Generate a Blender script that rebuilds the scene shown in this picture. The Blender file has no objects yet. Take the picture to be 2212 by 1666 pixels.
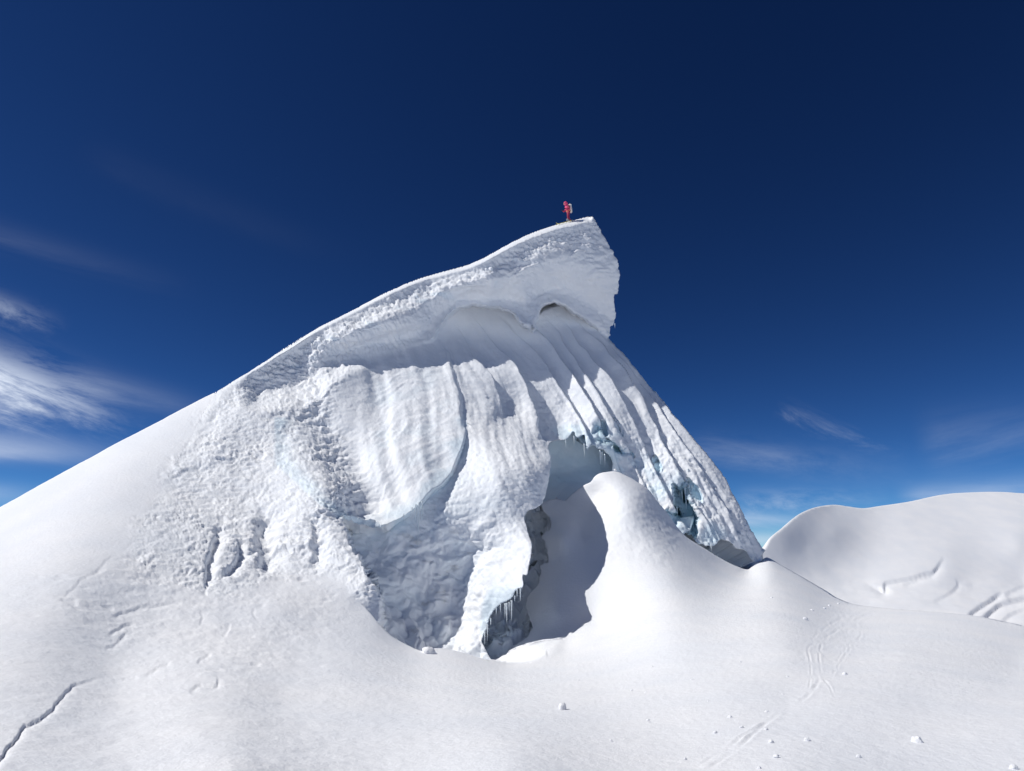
import bpy, bmesh, math, random
import numpy as np
from mathutils import Vector, Matrix

# ------------------------------------------------------------------ camera, world, sun, exposure
SC = bpy.context.scene
COL = SC.collection
F, CX, CY, PITCH = 1441.0, 1106.0, 833.0, math.radians(13.7)   # survey camera: focal length and centre in survey pixels
SP, CP = math.sin(PITCH), math.cos(PITCH)
SUN_EL, SUN_AZ = math.radians(50), math.radians(5)            # sun: from the left, AZ degrees towards the viewer
cam_d = bpy.data.cameras.new('camera'); cam = bpy.data.objects.new('camera', cam_d); COL.objects.link(cam)
cam_d.sensor_width = 36; cam_d.lens = 36 * F / 2212.0
cam_d.clip_start = 0.1; cam_d.clip_end = 5000
cam.location = (0, 0, 0); cam.rotation_euler = (math.radians(90) + PITCH, 0, 0)
SC.camera = cam
to_sun = Vector((-math.cos(SUN_EL) * math.cos(SUN_AZ), -math.cos(SUN_EL) * math.sin(SUN_AZ), math.sin(SUN_EL)))
sun_d = bpy.data.lights.new('sun', 'SUN'); sun = bpy.data.objects.new('sun', sun_d); COL.objects.link(sun)
sun_d.energy = 3.15; sun_d.angle = math.radians(0.5); sun_d.color = (1.0, 0.975, 0.935)
sun.rotation_euler = to_sun.to_track_quat('Z', 'Y').to_euler()
SC.view_settings.view_transform = 'Standard'; SC.view_settings.look = 'None'
SC.view_settings.gamma = 1; SC.view_settings.exposure = 0.17
SC.cycles.diffuse_bounces = 8; SC.cycles.max_bounces = 14; SC.cycles.use_denoising = True

world = bpy.data.worlds.new('World'); SC.world = world; world.use_nodes = True
WT = world.node_tree; WT.nodes.clear()
def wn(t, **k):
    n = WT.nodes.new(t)
    for a, b in k.items(): setattr(n, a, b)
    return n
def wmath(op, a, b=None, clamp=False):
    n = wn('ShaderNodeMath', operation=op, use_clamp=clamp)
    for i, x in enumerate((a, b)):
        if x is None: continue
        if isinstance(x, (int, float)): n.inputs[i].default_value = x
        else: WT.links.new(x, n.inputs[i])
    return n.outputs[0]
sky = wn('ShaderNodeTexSky', sky_type='NISHITA'); sky.sun_disc = False
sky.sun_elevation = SUN_EL; sky.sun_rotation = math.atan2(to_sun.x, to_sun.y)
sky.altitude = 6000; sky.air_density = 1.0; sky.dust_density = 0.1; sky.ozone_density = 3.0
gam = wn('ShaderNodeGamma'); gam.inputs[1].default_value = 1.0
hsv = wn('ShaderNodeHueSaturation'); hsv.inputs['Saturation'].default_value = 1.0
# thin, very clear high-altitude air: steeper, deeper blue than the sea-level sky
ssep = wn('ShaderNodeSeparateColor'); scmb = wn('ShaderNodeCombineColor'); WT.links.new(sky.outputs[0], ssep.inputs[0])
for i_, (p_, a_) in enumerate(((1.62, .136), (1.55, .219), (1.44, .302))):
    WT.links.new(wmath('MULTIPLY', wmath('POWER', ssep.outputs[i_], p_), a_), scmb.inputs[i_])
WT.links.new(scmb.outputs[0], gam.inputs[0]); WT.links.new(gam.outputs[0], hsv.inputs['Color'])
# cirrus: streaks and patches, placed by azimuth and elevation
geo = wn('ShaderNodeNewGeometry'); tc = wn('ShaderNodeTexCoord')
sep = wn('ShaderNodeSeparateXYZ'); WT.links.new(tc.outputs['Generated'], sep.inputs[0])
az = wmath('ARCTAN2', sep.outputs[0], sep.outputs[1]); el = wmath('ARCSINE', sep.outputs[2])
def uv_to_ae(u, v):
    X, Y = (u - CX) / F, (CY - v) / F
    d = Vector((X, CP - Y * SP, SP + Y * CP)).normalized()
    return math.atan2(d.x, d.y), math.asin(d.z)
def cirrus(u0, v0, u1, v1, half_px, amp, nscale=14.0, stretch=0.25, lo=0.42, hi=0.8, seed=0.0, taper=1.0):
    a0, e0 = uv_to_ae(u0, v0); a1, e1 = uv_to_ae(u1, v1)
    L = math.hypot(a1 - a0, e1 - e0); c, s = (a1 - a0) / L, (e1 - e0) / L
    da, de = wmath('SUBTRACT', az, a0), wmath('SUBTRACT', el, e0)
    t = wmath('ADD', wmath('MULTIPLY', da, c / L), wmath('MULTIPLY', de, s / L))
    w = wmath('ADD', wmath('MULTIPLY', da, -s), wmath('MULTIPLY', de, c))
    comb = wn('ShaderNodeCombineXYZ')
    WT.links.new(wmath('MULTIPLY', t, L * nscale * stretch), comb.inputs[0]); WT.links.new(wmath('MULTIPLY', w, nscale), comb.inputs[1]); comb.inputs[2].default_value = seed
    nz = wn('ShaderNodeTexNoise'); nz.inputs['Scale'].default_value = 1.0; nz.inputs['Detail'].default_value = 7.0
    nz.inputs['Roughness'].default_value = 0.68; nz.inputs['Distortion'].default_value = 0.45
    WT.links.new(comb.outputs[0], nz.inputs['Vector'])
    r = wn('ShaderNodeMapRange', interpolation_type='SMOOTHSTEP'); r.inputs[1].default_value = lo; r.inputs[2].default_value = hi
    WT.links.new(nz.outputs[0], r.inputs[0])
    hw = half_px / F
    wob = wmath('MULTIPLY', wmath('SUBTRACT', nz.outputs[0], 0.5), hw * 2.2)
    q = wmath('DIVIDE', wmath('ADD', w, wob), hw)
    env = wmath('POWER', 2.718, wmath('MULTIPLY', wmath('MULTIPLY', q, q), -1.0))
    m1 = wn('ShaderNodeMapRange', interpolation_type='SMOOTHSTEP'); m1.inputs[1].default_value = -0.08; m1.inputs[2].default_value = 0.1; WT.links.new(t, m1.inputs[0])
    m2 = wn('ShaderNodeMapRange', interpolation_type='SMOOTHSTEP'); m2.inputs[1].default_value = 1.05; m2.inputs[2].default_value = 1.05 - taper; WT.links.new(t, m2.inputs[0])
    return wmath('MULTIPLY', wmath('MULTIPLY', wmath('MULTIPLY', wmath('MULTIPLY', m1.outputs[0], m2.outputs[0]), env), r.outputs[0]), amp)
cl = [cirrus(-260, 740, 330, 925, 46, 1.2, 30, .2, .36, .66, 3.0, 1.0),
      cirrus(-260, 790, 230, 900, 40, .55, 24, .4, .3, .7, 5.0, 1.0),
      cirrus(-300, 930, 330, 985, 22, .42, 12, .12, .2, .7, 9.0, .9),
      cirrus(-300, 965, 200, 990, 10, .28, 10, .1, .2, .7, 19.0, .9),
      cirrus(-300, 1050, 160, 1072, 16, .40, 12, .12, .2, .7, 12.0, .9),
      cirrus(-60, 640, 150, 712, 20, .30, 34, .4, .40, .72, 21.0, .9),
      cirrus(-300, 420, 440, 625, 26, .06, 14, .12, .3, .8, 31.0, .8),
      cirrus(200, 340, 800, 560, 30, .009, 10, .15, .2, .75, 33.0, .8),
      cirrus(150, 820, 520, 905, 26, .16, 10, .15, .2, .75, 35.0, .9),
      cirrus(1690, 890, 1990, 990, 20, .26, 22, .3, .42, .8, 41.0, .8),
      cirrus(1500, 960, 2080, 1035, 26, .17, 16, .2, .3, .8, 44.0, .8),
      cirrus(2000, 960, 2500, 900, 46, .12, 12, .2, .3, .8, 47.0, .8),
      cirrus(1600, 1085, 1960, 1075, 22, .42, 22, .28, .35, .8, 51.0, .8),
      cirrus(1960, 1075, 2500, 1030, 20, .36, 14, .2, .25, .8, 56.0, .8),
      cirrus(1560, 1120, 1830, 1130, 12, .42, 16, .16, .25, .7, 61.0, .8),
      cirrus(1560, 1162, 1830, 1168, 14, .40, 14, .12, .2, .7, 66.0, .8)]
tot = cl[0]
for c_ in cl[1:]: tot = wmath('ADD', tot, c_)
tot = wmath('MULTIPLY', tot, 1.35, True)
mixc = wn('ShaderNodeMix', data_type='RGBA'); WT.links.new(tot, mixc.inputs['Factor'])
WT.links.new(hsv.outputs[0], mixc.inputs['A']); mixc.inputs['B'].default_value = (6.2, 6.9, 8.2, 1)
bg = wn('ShaderNodeBackground'); bg.inputs['Strength'].default_value = 0.10
WT.links.new(mixc.outputs['Result'], bg.inputs['Color'])
wo = wn('ShaderNodeOutputWorld'); WT.links.new(bg.outputs[0], wo.inputs[0])

# ------------------------------------------------------------------ helpers
def tag(o, label=None, cat=None, group=None, kind=None):
    if label: o['label'] = label
    if cat: o['category'] = cat
    if group: o['group'] = group
    if kind: o['kind'] = kind
    return o
def rays(u, v):
    X = (u - CX) / F; Y = (CY - v) / F
    return np.stack([X, CP - Y * SP, SP + Y * CP], -1)
def pt(u, v, y):
    r = rays(np.float64(u), np.float64(v)); return Vector(r * (y / r[1]))

_rs = np.random.RandomState(7)
_perm = np.tile(_rs.permutation(256), 3).astype(np.int32)
_g = _rs.normal(size=(256, 3)); _g = (_g / np.linalg.norm(_g, axis=1, keepdims=True)).astype(np.float32)
def pn(P, f=1.0, seed=0.0):
    """gradient noise at points P (...,3), about -1..1; f may be a triple"""
    Q = (P * np.asarray(f, np.float32) + np.float32(seed * 17.31)).astype(np.float32)
    i = np.floor(Q); r = Q - i; i = i.astype(np.int32) & 255
    w = r * r * r * (r * (r * 6 - 15) + 10)
    out = 0
    for dx in (0, 1):
        hx = _perm[(i[..., 0] + dx) & 255]; wx = w[..., 0] if dx else 1 - w[..., 0]
        for dy in (0, 1):
            hy = _perm[hx + ((i[..., 1] + dy) & 255)]; wy = w[..., 1] if dy else 1 - w[..., 1]
            for dz in (0, 1):
                h = _perm[hy + ((i[..., 2] + dz) & 255)] & 255
                wz = w[..., 2] if dz else 1 - w[..., 2]
                g = _g[h]
                out = out + wx * wy * wz * (g[..., 0] * (r[..., 0] - dx) + g[..., 1] * (r[..., 1] - dy) + g[..., 2] * (r[..., 2] - dz))
    return out * 1.6
def fbm(P, f, octv=4, gain=0.5, seed=0.0, lac=2.07):
    f = np.asarray(f, float); s = 0; a = 1.0; t = 0
    for k in range(octv):
        s = s + a * pn(P, f, seed + k * 1.7); t += a; a *= gain; f = f * lac
    return s / t
def billow(P, f, octv=3, gain=0.5, seed=0.0):
    """rounded lumps with sharp creases between them, 0..1"""
    f = np.asarray(f, float); s = 0; a = 1.0; t = 0
    for k in range(octv):
        s = s + a * np.abs(pn(P, f, seed + k * 2.3)); t += a; a *= gain; f = f * 2.1
    return s / t * 1.6
def sst(x, a, b):
    t = np.clip((x - a) / (b - a), 0, 1); return t * t * (3 - 2 * t)

def crom(p, n=8):
    """Catmull-Rom through points (k,d)"""
    p = np.asarray(p, float); P = np.vstack([2 * p[0] - p[1], p, 2 * p[-1] - p[-2]]); out = []
    t = np.linspace(0, 1, n, endpoint=False)[:, None]
    for i in range(1, len(P) - 2):
        a, b, c, d = P[i - 1], P[i], P[i + 1], P[i + 2]
        out.append(0.5 * (2 * b + (c - a) * t + (2 * a - 5 * b + 4 * c - d) * t * t + (3 * b - a - 3 * c + d) * t ** 3))
    return np.vstack(out + [p[-1:]])
def rough(line, amp, seg=4.0, seed=1):
    """resample a 2-D line and roughen it sideways"""
    line = np.asarray(line, float); d = np.r_[0, np.cumsum(np.hypot(*np.diff(line, axis=0).T))]
    n = max(2, int(d[-1] / seg)); s = np.linspace(0, d[-1], n + 1)
    L = np.stack([np.interp(s, d, line[:, 0]), np.interp(s, d, line[:, 1])], 1)
    if amp <= 0: return L
    T = np.gradient(L, axis=0); T /= np.linalg.norm(T, axis=1, keepdims=True) + 1e-9
    q = np.zeros((len(s), 3)); q[:, 0] = s; q[:, 1] = seed * 7.7
    nz = pn(q, 1 / 34., seed) + .6 * pn(q, 1 / 13., seed + 3) + .4 * pn(q, 1 / 5.5, seed + 5)
    nz *= np.minimum(1, np.minimum(s, d[-1] - s) / 12.)
    return L + np.stack([-T[:, 1], T[:, 0]], 1) * (nz * amp)[:, None]

class TPS:
    def __init__(s, pts, vals, lam=1e-5):
        s.p = np.asarray(pts, float) / 1000.; n = len(s.p)
        d2 = ((s.p[:, None] - s.p[None]) ** 2).sum(-1); K = .5 * d2 * np.log(d2 + 1e-12) + lam * np.eye(n)
        Q = np.c_[np.ones(n), s.p]; A = np.zeros((n + 3, n + 3)); A[:n, :n] = K; A[:n, n:] = Q; A[n:, :n] = Q.T
        s.w = np.linalg.solve(A, np.r_[np.asarray(vals, float), 0, 0, 0])
    def __call__(s, u, v):
        u = np.asarray(u, float) / 1000.; v = np.asarray(v, float) / 1000.
        o = s.w[-3] + s.w[-2] * u + s.w[-1] * v
        for (a, b), w in zip(s.p, s.w[:-3]):
            d2 = (u - a) ** 2 + (v - b) ** 2
            o = o + w * .5 * d2 * np.log(d2 + 1e-12)
        return o
def field(pts, lam=1e-5):
    """surface through surveyed points (u, v, ground distance y): returns function giving 1/w"""
    a = np.array(pts, float); r = rays(a[:, 0], a[:, 1])
    return TPS(a[:, :2], r[:, 1] / a[:, 2], lam)

def near(line, u, v, chunk=200000):
    """distance to a polyline, index of nearest segment, nearest point, side"""
    A, B = line[:-1], line[1:]; AB = B - A; L2 = (AB ** 2).sum(1) + 1e-9
    u = u.ravel(); v = v.ravel(); D = np.empty(len(u)); I = np.empty(len(u), int); N = np.empty((len(u), 2)); S = np.empty(len(u)); T = np.empty(len(u))
    chunk = max(1000, int(6e6 / len(A)))
    for s in range(0, len(u), chunk):
        x, y = u[s:s + chunk, None], v[s:s + chunk, None]
        t = np.clip(((x - A[:, 0]) * AB[:, 0] + (y - A[:, 1]) * AB[:, 1]) / L2, 0, 1)
        nx, ny = A[:, 0] + t * AB[:, 0], A[:, 1] + t * AB[:, 1]
        d2 = (x - nx) ** 2 + (y - ny) ** 2; k = d2.argmin(1); r = np.arange(len(k))
        D[s:s + chunk] = np.sqrt(d2[r, k]); I[s:s + chunk] = k
        N[s:s + chunk, 0] = nx[r, k]; N[s:s + chunk, 1] = ny[r, k]; T[s:s + chunk] = (k + t[r, k]) / len(A)
        S[s:s + chunk] = np.sign(AB[k, 0] * (y[:, 0] - ny[r, k]) - AB[k, 1] * (x[:, 0] - nx[r, k]))
    return D, I, N, S, T
def inside(poly, u, v):
    sh = u.shape; u = u.ravel(); v = v.ravel(); c = np.zeros(len(u), bool)
    for (x0, y0), (x1, y1) in zip(poly, np.roll(poly, -1, 0)):
        if y0 == y1: continue
        m = ((y0 > v) != (y1 > v)); k = np.nonzero(m)[0]
        k = k[u[k] < (x1 - x0) * (v[k] - y0) / (y1 - y0) + x0]; c[k] ^= True
    return c.reshape(sh)
def sdist(poly, U, V, pad=60):
    """signed distance to polygon (positive inside), clipped to +-pad outside its bbox"""
    poly = np.asarray(poly, float); out = np.full(U.shape, -float(pad))
    m = (U > poly[:, 0].min() - pad) & (U < poly[:, 0].max() + pad) & (V > poly[:, 1].min() - pad) & (V < poly[:, 1].max() + pad)
    if not m.any(): return out
    cl_ = np.vstack([poly, poly[:1]]); d = near(cl_, U[m], V[m])[0]; ins = inside(poly, U[m], V[m])
    out[m] = np.where(ins, d, -d); return out
def blob(cx, cy, rx, ry, rot=0, k=14, amp=.25, seed=1):
    r = random.Random(seed); a = np.linspace(0, 2 * math.pi, k, endpoint=False); c, s = math.cos(rot), math.sin(rot)
    q = np.array([1 + amp * (r.random() - .5) * 2 for _ in a])
    x, y = np.cos(a) * rx * q, np.sin(a) * ry * q
    p = np.stack([cx + x * c - y * s, cy + x * s + y * c], 1); return crom(np.vstack([p, p[:1]]), 4)[:-1]
def stroke(U, V, pts, width, smooth=True):
    """normalised distance (0 on line) and side for a polyline, limited bbox"""
    L = crom(pts, 6) if smooth and len(pts) > 2 else np.asarray(pts, float)
    D = np.full(U.shape, 1e3); S = np.zeros(U.shape); T = np.zeros(U.shape)
    W = np.max(width) * 6
    m = (U > L[:, 0].min() - W) & (U < L[:, 0].max() + W) & (V > L[:, 1].min() - W) & (V < L[:, 1].max() + W)
    if m.any():
        d, i, n, s, t = near(L, U[m], V[m]); D[m] = d; S[m] = s; T[m] = t
    return D / width, S, T

def mesh_from(name, V, Fq, mat, cols=None, parent=None):
    me = bpy.data.meshes.new(name); n, k = len(V), len(Fq)
    me.vertices.add(n); me.vertices.foreach_set('co', np.asarray(V, np.float32).ravel())
    me.loops.add(k * 4); me.loops.foreach_set('vertex_index', np.asarray(Fq, np.int32).ravel())
    me.polygons.add(k); me.polygons.foreach_set('loop_start', np.arange(0, k * 4, 4, dtype=np.int32))
    me.update(calc_edges=True); me.validate()
    me.polygons.foreach_set('use_smooth', np.ones(len(me.polygons), bool))
    if cols is not None:
        for an, arr in cols.items():
            at = me.attributes.new(an, 'FLOAT', 'POINT'); at.data.foreach_set('value', np.asarray(arr, np.float32))
    me.materials.append(mat)
    o = bpy.data.objects.new(name, me); COL.objects.link(o)
    if parent: o.parent = parent
    return o

def relief(name, pieces, inv_w, disp, mat, attrs=None, step=2.0, parent=None, rings=None, split=None):
    """A surveyed snow surface: pieces = [(line, kind)] closing into an outline in survey pixels; inv_w(U,V) the surface,
    disp(U,V,P,N) relief along the normal; every edge is carried on behind by the rings of its kind."""
    poly = np.vstack([p[:-1] for p, k in pieces]).astype(float); kinds = sum([[k] * (len(p) - 1) for p, k in pieces], [])
    u0, u1 = poly[:, 0].min() - step, poly[:, 0].max() + step; v0, v1 = poly[:, 1].min() - step, poly[:, 1].max() + step
    us = np.arange(u0, u1 + step, step); vs = np.arange(v0, v1 + step, step); U, V = np.meshgrid(us, vs)
    ins = inside(poly, U, V); e = np.zeros_like(ins)
    band = np.zeros_like(ins); 
    for a, b in ((0, 1), (1, 0), (0, -1), (-1, 0), (1, 1), (-1, -1), (1, -1), (-1, 1)):
        band |= np.roll(np.roll(ins, a, 0), b, 1) != ins
    bi = np.nonzero(band.ravel())[0]; closed = np.vstack([poly, poly[:1]])
    d, seg, npt, _, _ = near(closed, U.ravel()[bi], V.ravel()[bi])
    good = ins.copy().ravel(); good[bi] |= d < .45 * step; good = good.reshape(U.shape)
    cell = good[:-1, :-1] & good[1:, :-1] & good[:-1, 1:] & good[1:, 1:]
    H, W = U.shape; idx = np.arange(H * W).reshape(H, W)
    q = np.stack([idx[:-1, :-1][cell], idx[1:, :-1][cell], idx[1:, 1:][cell], idx[:-1, 1:][cell]], 1)
    # boundary edges
    E = np.vstack([q[:, [0, 1]], q[:, [1, 2]], q[:, [2, 3]], q[:, [3, 0]]]); key = np.minimum(E[:, 0], E[:, 1]).astype(np.int64) * (H * W) + np.maximum(E[:, 0], E[:, 1])
    uq, inv, cnt = np.unique(key, return_inverse=True, return_counts=True); BE = E[cnt[inv] == 1]
    bv = np.unique(BE); pos = np.searchsorted(bv, BE)
    Uf, Vf = U.ravel().copy(), V.ravel().copy()
    d, seg, npt, _, _ = near(closed, Uf[bv], Vf[bv]); sn = d < 1.6 * step
    Uf[bv[sn]] = npt[sn, 0]; Vf[bv[sn]] = npt[sn, 1]; U = Uf.reshape(H, W); V = Vf.reshape(H, W)
    iw = inv_w(U, V); P = rays(U, V) / iw[..., None]
    def normals(P):
        du = np.gradient(P, axis=1); dv = np.gradient(P, axis=0); n = np.cross(dv, du); n /= np.linalg.norm(n, axis=-1, keepdims=True) + 1e-12
        f = np.sign((n * rays(U, V)).sum(-1, keepdims=True)); return -n * np.where(f == 0, 1, f)
    N = normals(P)
    dd = disp(U, V, P, N); P = P + N * dd[..., None]
    A = attrs(U, V, P, N, dd) if attrs else {}
    used = np.unique(q); remap = np.full(H * W, -1); remap[used] = np.arange(len(used))
    Vv = [P.reshape(-1, 3)[used]]; Q = [remap[q]]; AA = {k: [x.ravel()[used]] for k, x in A.items()}
    base = len(used)
    # skirts (edges that join another surface get their own vertices, so their shading stays that of the surface)
    bP = P.reshape(-1, 3)[bv]; r = rays(Uf[bv], Vf[bv]); ax = np.array([kinds[s] for s in seg])
    # inward screen direction
    nb = closed[1:] - closed[:-1]; nrm = np.stack([nb[:, 1], -nb[:, 0]], 1); nrm /= np.linalg.norm(nrm, axis=1, keepdims=True) + 1e-9
    area = (closed[:-1, 0] * closed[1:, 1] - closed[1:, 0] * closed[:-1, 1]).sum(); 
    if area > 0: nrm = -nrm
    inn = nrm[seg]; right = np.array([1., 0, 0]); up = np.array([0, -SP, CP])
    inw = inn[:, :1] * right - inn[:, 1:] * up
    prev = remap[bv].copy(); sm = np.isin(ax, ('seam',)); k_ = int(sm.sum())
    if k_:
        Vv.append(bP[sm]); prev[sm] = base + np.arange(k_); base += k_
        for k in AA: AA[k].append(AA[k][0][remap[bv][sm]])
    nr = max(len(rings[k]) for k in rings)
    for j in range(nr):
        off = np.zeros_like(bP)
        for k, R in rings.items():
            m = ax == k
            if not m.any(): continue
            a, b, c = R[min(j, len(R) - 1)]     # a: metres away vector scale, b: inward, c: world z
            aw = AWAY.get(k)
            dirv = aw if aw is not None else r[m] / np.linalg.norm(r[m], axis=1, keepdims=True)
            off[m] = dirv * a + inw[m] * b + np.array([0, 0, 1.]) * c
        Vv.append(bP + off); cur = base + np.arange(len(bv)); base += len(bv)
        for k in AA: AA[k].append(AA[k][0][remap[bv]])
        Q.append(np.stack([prev[pos[:, 1]], prev[pos[:, 0]], cur[pos[:, 0]], cur[pos[:, 1]]], 1)); prev = cur
    Vv = np.vstack(Vv); Q = np.vstack(Q); AA = {k: np.concatenate(x) for k, x in AA.items()}
    whole = mesh_from(name, Vv, Q, mat, AA, parent)
    if not split: return whole
    # cut into named parts that keep the shading of the continuous surface
    lab = np.zeros(len(Vv), int); lab[:len(used)] = split(U, V).ravel()[used]
    own = np.full(len(Vv), -1); own[:len(used)] = lab[:len(used)]
    rest = np.arange(len(used), len(Vv))
    nrest = len(rest); tail = nr * len(bv); extra = nrest - tail
    if extra > 0: own[len(used):len(used) + extra] = lab[remap[bv][sm]]
    own[len(used) + extra:] = np.tile(lab[remap[bv]], nr)
    nrm_ = np.empty(len(Vv) * 3, np.float32); whole.data.vertices.foreach_get('normal', nrm_); nrm_ = nrm_.reshape(-1, 3)
    fl_ = own[Q].max(1); outs = []
    for k, nm in enumerate(name.split('|')):
        q = Q[fl_ == k]
        if not len(q): continue
        uu = np.unique(q); rm = np.full(len(Vv), -1); rm[uu] = np.arange(len(uu))
        o = mesh_from(nm, Vv[uu], rm[q], mat, {a: x[uu] for a, x in AA.items()}, parent); o.data.normals_split_custom_set_from_vertices(nrm_[uu].tolist()); outs.append(o)
    bpy.data.objects.remove(whole)
    return outs
AWAY = {'ridge': np.array([-.45, .89, 0]), 'far': np.array([0, 1., 0]), 'flank': np.array([-.5, .85, 0]), 'near': np.array([0, -1., 0]), 'west': np.array([-1., 0, 0]), 'east': np.array([1., 0, 0])}
RINGS = {'ridge': [(.25, 0, -.03), (.9, 0, -.2), (2.5, 0, -.9), (7, 0, -3.6), (22, 0, -13), (60, 0, -40)],
         'far': [(.3, 0, -.04), (1.0, 0, -.22), (3, 0, -1.1), (8, 0, -3.6), (20, 0, -9), (50, 0, -22)],
         'flank': [(.2, .1, 0), (.8, .4, -.2), (2, .8, -.8), (5, 1.2, -2.5), (10, 1.6, -7), (16, 2, -14)],
         'lip': [(.12, .0, 0), (.4, .08, 0), (1.0, .3, 0), (2.0, .7, 0), (3.0, 1.2, 0), (4.0, 1.6, 0)],
         'shell': [(.08, 0, 0), (.25, .04, 0), (.6, .15, 0), (1.2, .4, 0), (1.8, .7, 0), (2.4, 1.0, 0)],
         'deep': [(.3, -.2, 0), (1, -.6, 0), (2, -1.2, 0), (3, -1.6, 0), (4, -2, 0), (5, -2.5, 0)],
         'seam': [(.1, 0, 0), (.3, 0, 0), (.5, 0, 0), (.7, 0, 0), (.8, 0, 0), (.9, 0, 0)],
         'near': [(3, 0, 0), (8, 0, .1), (20, 0, .2), (50, 0, 0), (100, 0, -3), (200, 0, -14)],
         'west': [(2, 0, .1), (5, 0, .1), (12, 0, 0), (25, 0, -2), (50, 0, -10), (90, 0, -22)],
         'east': [(2, 0, 0), (5, 0, 0), (12, 0, -.5), (25, 0, -2), (50, 0, -10), (90, 0, -22)]}

# ------------------------------------------------------------------ materials
def snow_mat(name, base=(.925, .935, .95), bump=.25, scale=9.0, fine=60.0, ice=True, rough_=.62):
    m = bpy.data.materials.new(name); m.use_nodes = True; nt = m.node_tree; b = nt.nodes['Principled BSDF']; N = nt.nodes.new; L = nt.links.new
    tcn = N('ShaderNodeTexCoord')
    n1 = N('ShaderNodeTexNoise'); n1.inputs['Scale'].default_value = scale; n1.inputs['Detail'].default_value = 6; n1.inputs['Roughness'].default_value = .65; L(tcn.outputs['Object'], n1.inputs['Vector'])
    n2 = N('ShaderNodeTexNoise'); n2.inputs['Scale'].default_value = fine; n2.inputs['Detail'].default_value = 3; L(tcn.outputs['Object'], n2.inputs['Vector'])
    n3 = N('ShaderNodeTexNoise'); n3.inputs['Scale'].default_value = .35; n3.inputs['Detail'].default_value = 5; L(tcn.outputs['Object'], n3.inputs['Vector'])
    b1 = N('ShaderNodeBump'); b1.inputs['Strength'].default_value = bump; b1.inputs['Distance'].default_value = .05; L(n1.outputs[0], b1.inputs['Height'])
    b2 = N('ShaderNodeBump'); b2.inputs['Strength'].default_value = bump * .7; b2.inputs['Distance'].default_value = .01; L(n2.outputs[0], b2.inputs['Height']); L(b1.outputs[0], b2.inputs['Normal'])
    L(b2.outputs[0], b.inputs['Normal'])
    mx = N('ShaderNodeMix'); mx.data_type = 'RGBA'; mx.inputs['A'].default_value = (*base, 1); mx.inputs['B'].default_value = (base[0] * .94, base[1] * .955, base[2] * .975, 1)
    mr = N('ShaderNodeMapRange'); mr.inputs[1].default_value = .35; mr.inputs[2].default_value = .65; L(n3.outputs[0], mr.inputs[0]); L(mr.outputs[0], mx.inputs['Factor'])
    out = mx.outputs['Result']
    if ice:
        a = N('ShaderNodeAttribute'); a.attribute_name = 'ice'; r = N('ShaderNodeValToRGB')
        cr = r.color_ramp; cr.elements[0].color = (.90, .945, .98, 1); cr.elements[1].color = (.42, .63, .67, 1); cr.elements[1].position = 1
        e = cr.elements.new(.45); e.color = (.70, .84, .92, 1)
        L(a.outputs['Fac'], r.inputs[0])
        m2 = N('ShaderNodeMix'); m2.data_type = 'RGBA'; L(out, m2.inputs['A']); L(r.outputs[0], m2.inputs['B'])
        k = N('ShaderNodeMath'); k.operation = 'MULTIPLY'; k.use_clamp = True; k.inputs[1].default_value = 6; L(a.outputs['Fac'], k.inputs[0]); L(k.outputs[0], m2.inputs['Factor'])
        out = m2.outputs['Result']
        d = N('ShaderNodeAttribute'); d.attribute_name = 'dirt'
        m3 = N('ShaderNodeMix'); m3.data_type = 'RGBA'; L(out, m3.inputs['A']); m3.inputs['B'].default_value = (.30, .27, .22, 1); L(d.outputs['Fac'], m3.inputs['Factor']); out = m3.outputs['Result']
        rr = N('ShaderNodeMapRange'); rr.inputs[1].default_value = 0; rr.inputs[2].default_value = .5; rr.inputs[3].default_value = rough_; rr.inputs[4].default_value = .22
        L(a.outputs['Fac'], rr.inputs[0]); L(rr.outputs[0], b.inputs['Roughness'])
    else:
        b.inputs['Roughness'].default_value = rough_
    L(out, b.inputs['Base Color']); b.inputs['Specular IOR Level'].default_value = .25
    return m
def plain(name, col, rgh=.7, metal=0, noise=.12, sc=20):
    m = bpy.data.materials.new(name); m.use_nodes = True; nt = m.node_tree; b = nt.nodes['Principled BSDF']; N = nt.nodes.new; L = nt.links.new
    n1 = N('ShaderNodeTexNoise'); n1.inputs['Scale'].default_value = sc; n1.inputs['Detail'].default_value = 4
    t = N('ShaderNodeTexCoord'); L(t.outputs['Object'], n1.inputs['Vector'])
    mx = N('ShaderNodeMix'); mx.data_type = 'RGBA'; mx.inputs['A'].default_value = (*[c * (1 - noise) for c in col], 1); mx.inputs['B'].default_value = (*[min(1, c * (1 + noise)) for c in col], 1)
    L(n1.outputs[0], mx.inputs['Factor']); L(mx.outputs['Result'], b.inputs['Base Color']); b.inputs['Roughness'].default_value = rgh; b.inputs['Metallic'].default_value = metal
    return m
M_SNOW = snow_mat('ground_snow', base=(.945, .95, .96), bump=.5, scale=7, fine=45)
M_FACE = snow_mat('serac_snow', base=(.955, .965, .975), bump=.6, scale=5, fine=22)
M_BACK = snow_mat('cavity_ice', base=(.90, .93, .95), bump=.35, scale=3, fine=15)
M_HILL = snow_mat('hill_snow', base=(.925, .93, .945), bump=.15, scale=2, fine=10, ice=False)

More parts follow.
